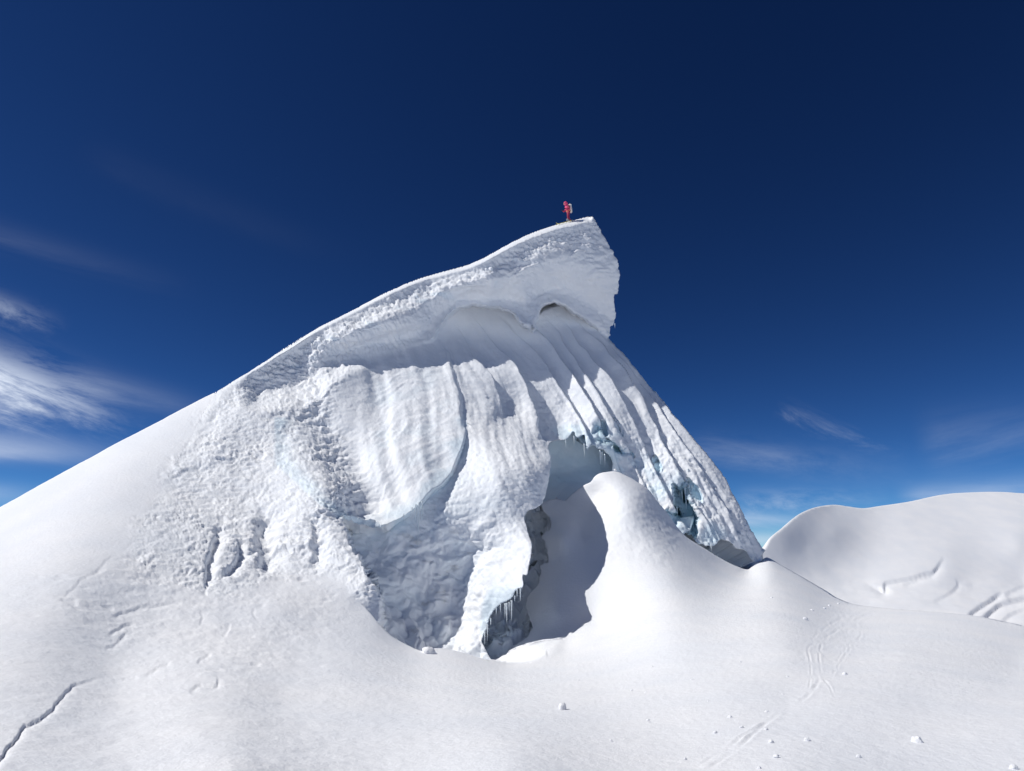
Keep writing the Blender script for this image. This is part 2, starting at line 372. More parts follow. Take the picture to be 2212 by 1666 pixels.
# ------------------------------------------------------------------ surveyed lines (survey pixels)
ridge_l = [(-260, 1235), (-100, 1150), (0, 1095), (100, 1040), (200, 985), (250, 957), (330, 917), (400, 880), (470, 845)]
ridge_r = [(470, 845), (520, 815), (560, 790), (620, 750), (690, 707), (760, 672), (830, 635), (900, 605), (960, 587), (1010, 573), (1060, 550), (1110, 522), (1160, 500), (1200, 487), (1245, 475), (1270, 469)]
corn_side = [(1270, 469), (1281, 468), (1288, 476), (1294, 488), (1302, 504), (1317, 529), (1331, 561), (1338, 584), (1337, 609), (1334, 633), (1325, 638), (1328, 666), (1331, 683), (1325, 703), (1318, 706), (1314, 728), (1307, 722)]
corn_low = [(1305, 723), (1291, 712), (1268, 692), (1240, 678), (1223, 663), (1200, 653), (1185, 656), (1171, 663), (1161, 678), (1157, 695), (1158, 712), (1145, 709), (1128, 703), (1117, 686), (1106, 675), (1080, 666), (1049, 663), (1020, 660), (994, 663), (977, 675), (960, 692), (949, 709), (940, 723), (926, 735), (892, 746), (849, 755), (800, 762), (740, 775)]
right_sky = [(1307, 722), (1320, 735), (1332, 749), (1362, 783), (1389, 821), (1422, 857), (1461, 903), (1496, 942), (1532, 986), (1557, 1019), (1579, 1057), (1598, 1096), (1620, 1140), (1634, 1170), (1642, 1195), (1645, 1212)]
foot = [(1645, 1212), (1634, 1216), (1623, 1203), (1612, 1192), (1590, 1186), (1573, 1170), (1559, 1163), (1551, 1170), (1540, 1181), (1526, 1181), (1507, 1173), (1496, 1153), (1482, 1148), (1470, 1165)]
behind_mound = [(1470, 1165), (1420, 1130), (1370, 1085), (1325, 1060), (1313, 1050)]
cav_edge = [(1313, 1050), (1322, 1010), (1314, 984), (1296, 970), (1280, 958), (1268, 972), (1262, 945), (1247, 948), (1238, 935), (1222, 950), (1205, 948), (1192, 955), (1185, 965)]
tongue = [(1185, 965), (1190, 1000), (1186, 1040), (1183, 1060), (1172, 1085), (1158, 1098), (1140, 1105), (1133, 1122), (1140, 1150), (1148, 1180), (1146, 1200), (1141, 1225), (1138, 1240), (1128, 1240), (1128, 1268), (1118, 1272), (1108, 1288), (1094, 1300), (1080, 1306), (1066, 1320), (1056, 1338), (1050, 1362), (1046, 1368)]
wall_in = [(1046, 1368), (1040, 1385), (1052, 1410), (1070, 1440), (1060, 1470)]
hole_low = [(1060, 1470), (900, 1460), (820, 1400), (770, 1340), (735, 1275)]
butt_edge = [(735, 1275), (716, 1250)]
seam_l = [(716, 1250), (690, 1243), (640, 1240), (600, 1243), (560, 1260), (520, 1275), (470, 1285), (420, 1275), (370, 1255), (320, 1225), (285, 1190), (310, 1130), (345, 1060), (380, 1000), (415, 940), (440, 890), (470, 845)]

lip = [(716, 1250), (734, 1250), (756, 1266), (782, 1303), (814, 1343), (843, 1372), (880, 1394), (912, 1408), (932, 1403), (952, 1401), (988, 1407), (1043, 1423), (1097, 1435), (1134, 1434), (1163, 1425), (1184, 1412)]
slope_edge = [(1075, 1423), (1094, 1410), (1112, 1395), (1131, 1385), (1142, 1370), (1150, 1352), (1140, 1335), (1135, 1310), (1142, 1290), (1160, 1269), (1171, 1240), (1165, 1223), (1179, 1217), (1187, 1202), (1181, 1171), (1170, 1160), (1180, 1150), (1193, 1140), (1187, 1120), (1172, 1103), (1168, 1088)]
mound = [(1168, 1088), (1186, 1079), (1208, 1078), (1221, 1081), (1238, 1066), (1260, 1049), (1276, 1041), (1284, 1030), (1296, 1023), (1312, 1020), (1331, 1019), (1353, 1028), (1373, 1038), (1400, 1057), (1419, 1082), (1441, 1107), (1458, 1131), (1482, 1159), (1524, 1186), (1565, 1211), (1595, 1225), (1617, 1230), (1634, 1219), (1650, 1211)]
right_gr = [(1650, 1211), (1658, 1204), (1692, 1223), (1744, 1253), (1787, 1279), (1812, 1294), (1847, 1306), (1898, 1313), (1963, 1318), (2049, 1324), (2113, 1331), (2169, 1342), (2212, 1352), (2330, 1385), (2460, 1430)]
hill_sky = [(1560, 1270), (1600, 1232), (1647, 1191), (1666, 1161), (1692, 1139), (1726, 1111), (1761, 1096), (1800, 1090), (1832, 1094), (1864, 1098), (1898, 1094), (1963, 1084), (2040, 1068), (2113, 1063), (2165, 1063), (2212, 1066), (2340, 1075), (2560, 1100)]

# ------------------------------------------------------------------ the surfaces
left_pts = [(-260, 1235, 26), (-100, 1150, 28.5), (0, 1095, 30), (120, 1029, 31.5), (250, 957, 33), (360, 900, 34.5), (470, 845, 36), (560, 790, 37.5), (690, 707, 40),
            (-260, 1400, 14), (-260, 1300, 20), (0, 1250, 19.5), (0, 1170, 24.5), (200, 1150, 23.5), (-260, 1550, 8.6), (0, 1450, 10.9), (300, 1050, 28.2), (430, 930, 32.8), (150, 1300, 17.2),
            (400, 1100, 27.2), (560, 1000, 31.4), (480, 950, 32.2), (560, 880, 34.6), (650, 900, 34.8), (700, 800, 37.5), (600, 1150, 26.8), (350, 1180, 23.4), (600, 1250, 24), (716, 1245, 24.6), (300, 1300, 19.2),
            (450, 1400, 16), (450, 1290, 20.8), (250, 1500, 11.3), (600, 1400, 17.2), (600, 1320, 20.5), (735, 1050, 29.4), (760, 1170, 26.4), (800, 1260, 24.2), (690, 960, 33)]
f_gfront = field(left_pts + [(-260, 1666, 5.6), (0, 1666, 5.6), (500, 1666, 5.8), (1106, 1666, 6.2), (1700, 1666, 6.8), (2212, 1666, 7.3), (2460, 1666, 7.6),
    (-260, 1900, 3.9), (500, 1900, 4.0), (1106, 1900, 4.2), (1700, 1900, 4.6), (2460, 1900, 5.1),
    (600, 1530, 10.8), (782, 1303, 23.4), (814, 1343, 22.4), (880, 1394, 21.6), (988, 1407, 22.4), (1097, 1435, 22.6), (1163, 1425, 23.6), (1106, 1550, 10.6), (900, 1480, 15.2), (750, 1400, 18.5), (1300, 1500, 14.2), (1250, 1440, 20.5), (1240, 1340, 29.2), (1200, 1320, 30), (1200, 1250, 32.6), (1250, 1250, 32.4), (1210, 1370, 28.2), (1255, 1150, 36), (1180, 1385, 26.8),
    (1220, 1400, 26.2), (1300, 1350, 28.2), (1300, 1250, 32), (1295, 1150, 35.2), (1290, 1070, 38), (1300, 1028, 38.2), (1331, 1019, 38.6), (1350, 1100, 35.4), (1370, 1180, 33.4), (1350, 1250, 31), (1400, 1057, 38.4), (1440, 1150, 35.8),
    (1458, 1131, 38.4), (1524, 1186, 38.8), (1595, 1225, 39.8), (1617, 1230, 40.4), (1634, 1219, 41.2), (1650, 1211, 42), (1450, 1250, 30), (1560, 1260, 33), (1550, 1330, 24.5), (1450, 1380, 20.5), (1450, 1500, 13),
    (1658, 1204, 43), (1692, 1223, 42), (1744, 1253, 40), (1787, 1279, 38), (1847, 1306, 35), (1963, 1318, 33), (2113, 1331, 31), (2212, 1352, 29), (2460, 1430, 24), (1700, 1300, 28), (1700, 1400, 17.2), (1950, 1400, 18.5), (2200, 1430, 18),
    (1800, 1340, 26), (2000, 1520, 11.2), (1700, 1520, 11.2), (2460, 1520, 11.5), (2212, 1540, 10.4), (1658, 1250, 35)])
f_gslope = field([(1060, 1430, 28.4), (1097, 1428, 27.4), (1134, 1425, 26.6), (1150, 1405, 27.2), (1184, 1408, 26), (1200, 1392, 27), (1112, 1395, 29), (1150, 1352, 30.4), (1140, 1300, 32.4), (1165, 1250, 33.4), (1187, 1202, 34.6), (1175, 1160, 36),
    (1190, 1130, 37), (1172, 1095, 38.6), (1210, 1082, 39), (1238, 1068, 38.8), (1276, 1041, 38.4), (1220, 1160, 35), (1220, 1250, 32.4), (1200, 1320, 30), (1240, 1340, 29.2), (1255, 1150, 36), (1210, 1370, 28.2),
    (1220, 1400, 26.2), (1300, 1350, 28.2), (1300, 1250, 32), (1295, 1150, 35.2), (1290, 1070, 38), (1300, 1028, 38.2), (1331, 1019, 38.6), (1350, 1100, 35.4), (1370, 1180, 33.4), (1350, 1250, 31), (1400, 1057, 38.4), (1440, 1150, 35.8), (1450, 1250, 30), (1450, 1380, 20.5)])
lip_poly = np.vstack([crom(lip, 6), [(1195, 1404), (1215, 1385), (1240, 1360), (1270, 1310), (1290, 1230), (1290, 1120), (1282, 1060), (1283, 1030), (1300, 400), (2700, 400), (2700, 2100), (-500, 2100), (-500, 400), (600, 400)]])
def g_inv(U, V):
    sd = sdist(lip_poly, U, V, 80)
    w = np.where(U < 1150, 4.0, np.interp(U, [1150, 1200, 1260], [4, 16, 50]))
    m = np.where(U < 1180, sst(sd, -w, 0), sst(sd, -w, w * .6))
    return f_gslope(U, V) * (1 - m) + f_gfront(U, V) * m

shell_pts = [p for p in left_pts if p[1] < 1320 and p[0] > -300] + [
    (900, 605, 44.5), (800, 720, 41.4), (800, 850, 38), (900, 760, 42.4), (900, 850, 38.6), (960, 730, 45.2), (975, 790, 42), (1000, 850, 39.5), (900, 950, 34.4), (1000, 930, 35.6), (820, 1000, 32.8), (900, 1050, 31.2), (830, 1120, 29.8), (980, 1010, 33), (850, 930, 35.2), (780, 900, 36.2),
    (765, 1010, 32.8), (790, 1090, 30.6), (1000, 690, 48.3), (1050, 680, 49.6), (1050, 740, 46.8), (1150, 760, 46.8), (1120, 700, 49.4), (1200, 680, 51.2), (1200, 740, 48.6), (1260, 720, 50.2), (1300, 740, 50.2), (1332, 749, 51), (1250, 800, 46.2), (1310, 800, 47), (1362, 783, 49.6), (1350, 870, 45.4), (1389, 821, 49.4),
    (1150, 850, 43.6), (1080, 800, 43.6), (1100, 900, 40.4), (1250, 900, 43.2), (1200, 950, 41), (1350, 950, 43.2), (1461, 903, 46.4), (1420, 940, 44.8), (1532, 986, 44.6), (1450, 1010, 42.8), (1300, 970, 41.8), (1400, 1060, 41.8), (1490, 1090, 41.4), (1579, 1057, 43.4), (1620, 1140, 42.4), (1560, 1150, 41.0), (1645, 1212, 42.2), (1520, 1175, 40.6), (1350, 1060, 42), (1300, 1060, 42.2),
    (1040, 960, 34.6), (1120, 980, 34.2), (1185, 1000, 34.8), (1172, 1080, 32.4), (1060, 1050, 31.3), (1100, 1050, 31.7), (1130, 1120, 31.1), (1060, 1150, 30.5), (1145, 1190, 29), (1090, 1220, 29.4), (1130, 1260, 27.7), (1100, 1290, 28), (1060, 1310, 28.8), (1046, 1368, 28.4)]
f_shell = field(shell_pts)
f_wall = field([(690, 900, 36), (765, 1010, 34), (790, 1090, 32), (760, 1180, 30), (840, 1130, 30.8), (900, 1080, 31.6), (980, 1020, 33.4), (1010, 960, 35.4), (1040, 960, 34.8), (1020, 1060, 31.8), (960, 1120, 31), (1060, 1150, 30.7), (1030, 1200, 31.2), (960, 1220, 30.8), (880, 1220, 30.2), (830, 1260, 29.4),
    (900, 1300, 30), (980, 1300, 30.6), (1030, 1330, 30.4), (850, 1340, 28.6), (900, 1380, 28), (960, 1360, 29.4), (1010, 1400, 29), (1050, 1430, 28), (850, 1380, 27), (820, 1400, 26), (770, 1300, 28.6), (1060, 1470, 27), (900, 1450, 25.6),
    (1100, 1050, 32.2), (1130, 1120, 31.4), (1090, 1220, 29.8), (1130, 1260, 28.4), (1060, 1310, 29.4), (800, 850, 38.6)])
f_corn = field([(560, 790, 37.5), (690, 707, 40), (760, 672, 41.3), (830, 635, 42.6), (900, 605, 44), (1000, 577, 46), (1060, 550, 47), (1110, 522, 48), (1160, 500, 49), (1200, 487, 49.6), (1245, 475, 50.4), (1281, 468, 51.2),
    (650, 790, 38.6), (740, 770, 40.2), (740, 715, 40.3), (830, 690, 42.2), (830, 750, 41.6), (900, 650, 44), (900, 735, 42.9), (960, 690, 44.6), (960, 620, 45.3), (1040, 600, 47), (1020, 655, 46.8), (1090, 570, 48.2), (1080, 620, 48.6), (1100, 670, 48.2), (1145, 705, 47.8), (1160, 560, 49.4), (1160, 640, 49.6), (1200, 650, 49.8), (1230, 520, 50.4), (1230, 590, 51.2), (1250, 670, 50.8),
    (1290, 700, 51.6), (1310, 720, 52.4), (1338, 590, 53), (1310, 530, 52), (1328, 670, 52.6), (1280, 600, 51.4), (1290, 510, 51.2)])
R0 = np.array
corn_poly = np.vstack([R0([(480, 700), (900, 500), (1250, 400), (1420, 440), (1400, 700), (1330, 740)]), rough(crom([(1314, 732)] + corn_low, 5), 3.2, 3, 77), R0([(700, 790), (640, 830), (560, 850)])])
l1_poly = R0(list(crom([(1006, 905), (1006, 930), (998, 965), (983, 1000), (975, 1020), (955, 1045), (930, 1062), (905, 1090), (878, 1112), (852, 1126), (828, 1136), (812, 1132)], 5)) + [(790, 1124), (770, 1118), (740, 1112), (700, 1090), (600, 1000), (600, 600), (1700, 600), (1700, 1300), (1475, 1300), (1200, 1300), (1195, 1000)] +
    list(crom([(1190, 960), (1150, 935), (1110, 920), (1060, 925), (1040, 945), (1030, 930)], 4)))
l2_poly = R0([(1030, 930), (1050, 960), (1075, 1010), (1095, 1080), (1085, 1150), (1078, 1200), (1060, 1260), (1040, 1310), (1035, 1350), (1040, 1380), (1150, 1390), (1210, 1250), (1230, 1000), (1190, 900), (1050, 900)])
butt_poly = rough(crom([(650, 850), (676, 895), (688, 930), (700, 980), (722, 1040), (740, 1085), (742, 1120), (755, 1160), (775, 1200), (790, 1240), (812, 1275), (826, 1300), (816, 1350), (800, 1400)], 6), 5, 4, 3)
butt_poly = np.vstack([butt_poly, R0([(100, 1500), (-300, 1400), (-300, 600), (620, 600)])])
caves = [(rough(blob(1483, 1105, 24, 52, -.35, amp=.3, seed=3), 3, 3, 4), 2.2, 7), (rough(blob(1478, 1060, 8, 26, -.2, seed=5), 2, 3, 5), 1.4, 5), (rough(blob(1452, 1120, 18, 22, .2, amp=.3, seed=6), 3, 3, 6), 1.5, 7),
         (rough(blob(1296, 928, 17, 22, -.4, seed=7), 2, 3, 7), .7, 7), (rough(blob(1318, 960, 30, 9, .5, amp=.3, seed=8), 3, 3, 8), .7, 6), (rough(blob(1345, 975, 26, 6, .4, amp=.3, seed=9), 3, 3, 9), .5, 5), (rough(blob(1333, 925, 6, 20, -.5, seed=10), 2, 3, 10), .4, 4),
         (rough(blob(1420, 1000, 6, 16, -.5, seed=10), 2, 3, 11), .5, 4), (rough(blob(1500, 1060, 9, 26, -.5, seed=20), 2, 3, 11), .6, 5),
         (R0([(1171, 663), (1185, 656), (1200, 653), (1204, 660), (1190, 666), (1173, 672), (1164, 683), (1162, 676)]), 1.6, 2)]
fl = {0: [(960, 740), (974, 780), (997, 846), (1007, 912), (1010, 960)], 1: [(1000, 720), (1026, 770), (1051, 797), (1080, 849), (1088, 889), (1105, 960)],
      2: [(1030, 690), (1068, 740), (1094, 766), (1126, 817), (1146, 860), (1163, 912), (1178, 960)], 3: [(1100, 700), (1163, 763), (1186, 795), (1217, 849), (1240, 880), (1262, 915), (1285, 970)],
      4: [(1140, 690), (1160, 715), (1182, 740), (1222, 794), (1250, 835), (1275, 875), (1300, 930), (1330, 990)], 5: [(1178, 685), (1204, 710), (1222, 748), (1246, 780), (1262, 808), (1282, 835), (1305, 878), (1337, 929), (1370, 990), (1400, 1060)],
      6: [(1205, 680), (1224, 700), (1248, 740), (1279, 779), (1299, 800), (1334, 852), (1374, 929), (1410, 1000), (1445, 1070)], 7: [(1234, 683), (1263, 709), (1300, 746), (1340, 795), (1382, 860), (1420, 930), (1470, 1020), (1520, 1110)],
      8: [(1290, 715), (1340, 775), (1383, 832), (1430, 890), (1480, 960), (1530, 1040), (1575, 1110), (1600, 1170)], 9: [(1312, 718), (1345, 752), (1400, 825), (1475, 908), (1545, 988), (1592, 1057), (1632, 1140), (1655, 1200)],
      -1.3: [(880, 800), (900, 900), (900, 1000)], -2.6: [(780, 850), (790, 950)]}
ridge_c = crom(ridge_r, 6)
f_phi = TPS([p for k in fl for p in fl[k]], [k for k in fl for p in fl[k]], 1e-4)

corn_c = crom(corn_low, 5)
def corn_t(U, V):
    """how far down the cornice a point is: 0 at the crest, 1 at its lower edge"""
    a = np.full(U.shape, 999.); b = np.full(U.shape, 999.); m = (V < 960) & (U > 380) & (U < 1400)
    if m.any(): a[m] = near(ridge_c, U[m], V[m])[0]; b[m] = near(corn_c, U[m], V[m])[0]
    return a / (a + b + 1e-6), a + b
def s_inv(U, V):
    sh = f_shell(U, V); wl = f_wall(U, V); co = f_corn(U, V)
    w1 = np.interp(U, [770, 860], [34, 7]); m1 = sst(sdist(l1_poly, U, V), -w1, 1); mb = sst(sdist(butt_poly, U, V), -6, 2); m2 = sst(sdist(l2_poly, U, V, 100), -70, 20)
    m = np.maximum(np.maximum(m1, mb), m2)
    iw = wl * (1 - m) + sh * m
    sc = sdist(corn_poly, U, V)
    wc = np.interp(U, [700, 850, 940, 1000], [50, 22, 9, 4])
    mc = sst(sc, -wc, wc * .25)
    t, hl = corn_t(U, V)
    wco = 1 / co - np.interp(U, [930, 1000, 1060, 1150, 1290], [0, 1.2, 2.1, 1.7, .9]) + sst(U, 600, 800) * (-1.45 * np.exp(-((t - .46) / .25) ** 2) + .45 * np.exp(-((t - .84) / .13) ** 2)) * np.clip(hl / 120., .3, 1.3)
    iw = iw * (1 - mc) + mc / wco
    sd = -sdist(R0(seam_l + [(-100, 800), (-300, 1500), (716, 1500)]), U, V, 120)
    k = sst(sd, 0, 90); iw = iw * k + f_gfront(U, V) * (1 - k)
    w = 1 / iw
    mm = (V < 900) & (U > 440) & (U < 1300)
    dc = np.full(U.shape, 1e3); dc[mm] = near(ridge_c, U[mm], V[mm])[0]
    cw = np.interp(U, [475, 580, 700, 1000, 1150, 1260], [.05, 4, 5, 7, 9.5, 11])
    w = w + 1.5 * np.clip(1 - dc / cw, 0, 1) ** 1.3
    for poly, dep, wd in caves:
        w = w + dep * sst(sdist(poly, U, V), -wd * .4, wd)
    return 1 / w

def crust(U, V, P):
    """lumpy, pitted crust of the left face, thinning out over the slope round it"""
    sd_ = sdist(R0([(455, 880), (540, 800), (640, 750), (760, 690), (800, 760), (720, 830), (700, 900), (760, 1010), (800, 1110), (830, 1300), (740, 1250), (600, 1245), (450, 1285), (300, 1245), (290, 1160), (360, 1040), (420, 940)]), U, V, 150)
    if sd_.max() < -140: return np.zeros(U.shape)
    br = fbm(P, .45, 3, .6, seed=74)
    lf = sst(sd_ + 55 * br, -35 , 25)
    Pw = P + np.stack([fbm(P, .8, 3, seed=71), fbm(P, .8, 3, seed=72), .6 * fbm(P, .8, 3, seed=73)], -1) * .8
    pat = sst(fbm(P, .3, 3, .6, seed=6), -.22, .3)
    l1 = billow(Pw, (1.15, 1.15, 2.6), 5, .62, seed=5) - .42; l2 = fbm(Pw, (2.6, 2.6, 5.4), 4, .66, seed=75)
    lf = lf * (1 - .6 * np.exp(-(((U - 365) / 70.) ** 2 + ((V - 1165) / 60.) ** 2)))
    return lf * (.14 * l1 * (.15 + .85 * pat) * (1 - .6 * sst(V, 1120, 1230)) +   .18 * l2 * (.55 + .45 * pat) + .10 * fbm(P, .9, 3, seed=76))
def ground_disp(U, V, P, N):
    d = .05 * fbm(P, .18, 3, seed=11) + .016 * fbm(P, (1.1, 1.8, 1.8), 4, .6, seed=12)
    # wind ripples of the slope right of the hole and on the mound
    d += .0035 * fbm(P, (2.0, 5.0, 5.0), 3, seed=13) * sst(U, 1000, 1300)
    mt = sst(sdist(R0([(1290, 1030), (1400, 1060), (1470, 1150), (1440, 1230), (1300, 1220), (1280, 1100)]), U, V), -25, 20)
    d += .045 * mt * fbm(P, 2.6, 3, .6, seed=14)
    d += .0045 * fbm(P, (5, 9, 6), 3, .65, seed=97) * sst(V, 1330, 1500)
    d += crust(U, V, P)
    # old soft crust: pits and scarps in the left foreground
    left = sst(U, 1050, 560) * sst(V, 1200, 1270)
    c = pn(P, (1.5, 1.5, 1.5), 21) + .5 * pn(P, 3.1, 22)
    pits = sst(c, .5, .95) * (.35 + .65 * sst(pn(P, .22, 23), -.1, .4))
    d -= .035 * pits * left * np.clip(P[..., 1] / 14., .5, 1.6)
    patch = sst(sdist(R0([(110, 1290), (285, 1180), (520, 1270), (720, 1250), (760, 1330), (640, 1450), (480, 1500), (250, 1430)]), U, V), -40, 60)
    d += patch * (.05 * fbm(P, (1.3, 1.3, 3.0), 4, .62, seed=24) * (.3 + .7 * sst(pn(P, .35, 25), -.2, .45)) + .03 * fbm(P, 3.2, 3, .6, seed=26))
    d += .02 * left * fbm(P, 2.2, 3, .55, seed=27)
    for pts, wd, dep in [([(-80, 1712), (0, 1643), (21, 1605), (63, 1566), (105, 1538), (158, 1485), (197, 1469), (235, 1464)], 3, .12),
                         ([(232, 1336), (281, 1315), (337, 1306), (387, 1294)], 3, .14), ([(130, 1299), (160, 1268), (190, 1246), (253, 1197)], 2.5, .07), ([(408, 1496), (430, 1484), (464, 1482), (471, 1461)], 2.5, .10),
                         ([(425, 1433), (440, 1420), (457, 1411)], 2.5, .10), ([(232, 1370), (262, 1355), (292, 1343)], 3, .14), ([(310, 1462), (352, 1440), (368, 1430)], 2.5, .08), ([(445, 1232), (452, 1260), (446, 1290)], 3.5, .16),
                         ([(430, 1350), (436, 1338), (432, 1320)], 3, .1), ([(498, 1345), (492, 1365), (480, 1375)], 2.5, .08), ([(225, 1400), (250, 1390), (280, 1362)], 2.5, .1), ([(600, 1260), (640, 1250), (700, 1255)], 3, .1), ([(560, 1345), (545, 1325), (575, 1300)], 2.5, .07), ([(240, 1470), (262, 1468), (300, 1462)], 2.5, .06)]:
        Lr = rough(crom(pts, 5), wd * 1.6, 3, dep * 50 + len(pts))
        q, s, t = stroke(U, V, Lr, wd, False)
        far_ = s > 0   # the lower side of the scarp
        end = np.clip(np.minimum(t, 1 - t) * 6, 0, 1) if pts[0][0] > -50 else np.clip((1 - t) * 5, 0, 1)
        d -= .29 * dep * end * np.where(far_, np.exp(-(q / 2.4) ** 1.4), np.exp(-(q / .5) ** 2))
    # ski and slide tracks on the right
    for pts, wd, dep in [([(1762, 1455), (1790, 1480), (1802, 1510)], 2, .012), ([(1745, 1396), (1765, 1370), (1800, 1345), (1840, 1325)], 2.5, .014), ([(1750, 1430), (1746, 1400), (1770, 1385), (1830, 1345), (1850, 1325)], 2.5, .012),
                         ([(1775, 1460), (1770, 1410), (1790, 1375), (1850, 1340), (1900, 1320)], 2.5, .014), ([(1790, 1470), (1830, 1410), (1860, 1370), (1845, 1345)], 2.5, .012), ([(1745, 1500), (1752, 1455), (1748, 1410)], 2, .012), ([(1780, 1455), (1740, 1510), (1660, 1560), (1560, 1640), (1480, 1690)], 4, .012), ([(1760, 1500), (1690, 1540), (1590, 1600), (1500, 1660)], 3, .010),
                         ([(1800, 1440), (1828, 1400), (1862, 1372)], 2, .012), ([(1770, 1400), (1800, 1385), (1846, 1352)], 2, .01)]:
        q, s, t = stroke(U, V, pts, wd); sc_ = 1 / np.maximum(g_scale(P), .3)
        d += dep * (np.exp(-(q - 1.5) ** 2 * 1.2) - 1.2 * np.exp(-q ** 2)) * np.clip(np.minimum(t, 1 - t) * 8, 0, 1) * (.4 + pn(P, 1.7, 33))
    return d
def g_scale(P): return np.ones(P.shape[:-1])

def serac_disp(U, V, P, N):
    d = .10 * fbm(P, .35, 3, seed=1)
    phi = f_phi(U, V)
    # ---- wind flutes: each band swells towards the sky side and drops at its outer edge
    wob = .26 * fbm(P, .45, 4, .6, seed=2); ph = phi + wob * .5; fr = ph - np.floor(ph)
    saw = np.where(fr < .86, (fr / .86) ** 1.15, 1 - sst(fr, .86, 1.0))
    reg = sst(sdist(R0([(930, 745), (1010, 690), (1100, 680), (1320, 700), (1700, 1230), (1500, 1230), (1380, 1090), (1300, 990), (1200, 960), (1160, 950), (1080, 900), (1000, 950), (960, 900)]), U, V), -10, 40)
    amp = np.interp(phi, [-1, 0, 1, 2, 3, 5, 8, 9.5], [.1, .28, .5, .95, .9, .85, .75, .4]) * np.where(phi < 3, np.interp(V, [690, 760, 900, 1000], [.25, .75, 1, .6]), np.interp(V, [690, 760, 850, 950, 1100, 1200], [.25, .75, .9, .55, .38, .2]))
    d += reg * amp * (1 + .35 * np.sin(np.floor(ph) * 2.3 + 1)) * (saw - .45)
    # finer ribs inside the bands
    q3 = np.stack([phi * 1.0, V / 160., U * 0], -1)
    rib = fbm(q3, (3.2, 1.0, 1), 3, .55, seed=3)
    d += reg * .16 * rib * np.interp(V, [700, 900, 1050], [.35, 1, 1.8])
    # ---- general crust on the serac
    soft = sst(sdist(R0([(940, 740), (1000, 675), (1110, 680), (1160, 720), (1240, 690), (1320, 740), (1480, 930), (1420, 960), (1250, 890), (1060, 780)]), U, V), -15, 30)   # sheltered, smoother
    d += (.032 + .03 * (1 - soft) * sst(pn(P, .4, 92), -.3, .4)) * fbm(P, (3.2, 3.2, 5.0), 4, .7, seed=4)
    lowr = sst(U, 1150, 1260) * sst(V, 830, 1000) * reg
    d += lowr * (.16 * fbm(P, (1.5, 1.5, 1.0), 4, .68, seed=86) + .10 * (billow(P, (2.4, 2.4, 1.6), 3, .6, seed=87) - .4))
    d += .07 * reg * (1 - soft) * fbm(P, 1.3, 3, .6, seed=88)
    d += crust(U, V, P)
    Pw = P + np.stack([fbm(P, .55, 3, seed=71), fbm(P, .55, 3, seed=72), .6 * fbm(P, .55, 3, seed=73)], -1) * 1.1
    # rough valley between the left face and the central bulge
    vq, vs_, vt = stroke(U, V, [(640, 760), (670, 815), (693, 897), (720, 948), (755, 1034), (789, 1102)], 42)
    vm = np.exp(-vq ** 2)
    d += vm * (-.35 + .32 * (billow(P, (.9, .9, 1.3), 4, .6, seed=8) - .4))
    # rim of the ridge: broken chunks and pockets below the crest
    qd, qs, qt = stroke(U, V, ridge_r, 30)
    below = qd * 30
    rim = np.exp(-((below - 26) / 17.) ** 2) * sst(U, 420, 620) * np.interp(U, [700, 950, 1150, 1260], [1, .7, 1, .8])
    d += rim * (.42 * (billow(P, (1.6, 1.6, 2.4), 4, .6, seed=9) - .42) - .10)
    d += .10 * np.exp(-(below / 7.) ** 2)
    # combed layers of the cornice: strata along it, fine teeth across
    cm = sst(sdist(corn_poly, U, V), -4, 8) * sst(below, 24, 50) * sst(U, 640, 760)
    arc = qt * 60
    Pc = P + fbm(P, .7, 2, seed=83)[..., None] * np.array([.6, .3, .5]); tcn, hcn = corn_t(U, V); big = fbm(P, .35, 2, seed=80)
    st = np.stack([tcn * hcn / 8.0 + big * 2.2, arc * .22, U * 0], -1)
    s2 = np.stack([tcn * 5.5 + big * 1.2, arc * .12, U * 0], -1); d += cm * (.26 * fbm(s2, 1.0, 3, .55, seed=81) + .09 * fbm(Pc, (1.6, 1.6, 3.2), 4, .65, seed=82)); te = np.stack([arc * 5.5 + pn(P, .8, 12) * 1.5, below / 45., U * 0], -1)
    d += cm * (.15 * fbm(st, 1.0, 4, .65, seed=10) * (.5 + sst(big, -.4, .5)) + .04 * pn(te, 1.0, 11) * np.interp(U, [700, 1000, 1200], [1.5, 1.1, .5]) + .12 * fbm(P, (.8, .8, 1.6), 3, seed=16))
    # strata of the central bulge: curved bands
    bm = sst(sdist(R0([(790, 800), (900, 770), (985, 800), (1005, 930), (980, 1010), (900, 1080), (825, 1120), (775, 1000)]), U, V), -15, 35)
    rr = np.hypot(U - 1010, (V - 1130) * 1.0); b3 = np.stack([rr / 13. + pn(P, .6, 14) * .9, U / 120., V / 120.], -1)
    fm = sst(sdist(R0([(780, 770), (900, 735), (1000, 725), (1012, 930), (980, 1010), (900, 1080), (825, 1120), (775, 1000)]), U, V), -15, 35)
    d += fm * .50 * fbm(np.stack([phi * 1.0, V / 420., U * 0], -1), (1.0, 1, 1), 3, .5, seed=96)
    d += bm * (.06 * fbm(b3, 1.0, 4, .7, seed=13) + .05 * fbm(P, (1.2, 1.2, 2.0), 4, .65, seed=15) + .025 * sst(fbm(b3, (.6, .5, .5), 2, seed=18), .05, .12))
    # tongue underside and ice wall: rounded ice lumps
    wm = (1 - sst(sdist(l1_poly, U, V), -7, 1)) * (1 - sst(sdist(butt_poly, U, V), -6, 2)) * sst(V, 900, 960) * (U < 1200)
    t2 = sst(sdist(l2_poly, U, V, 100), -70, 20)
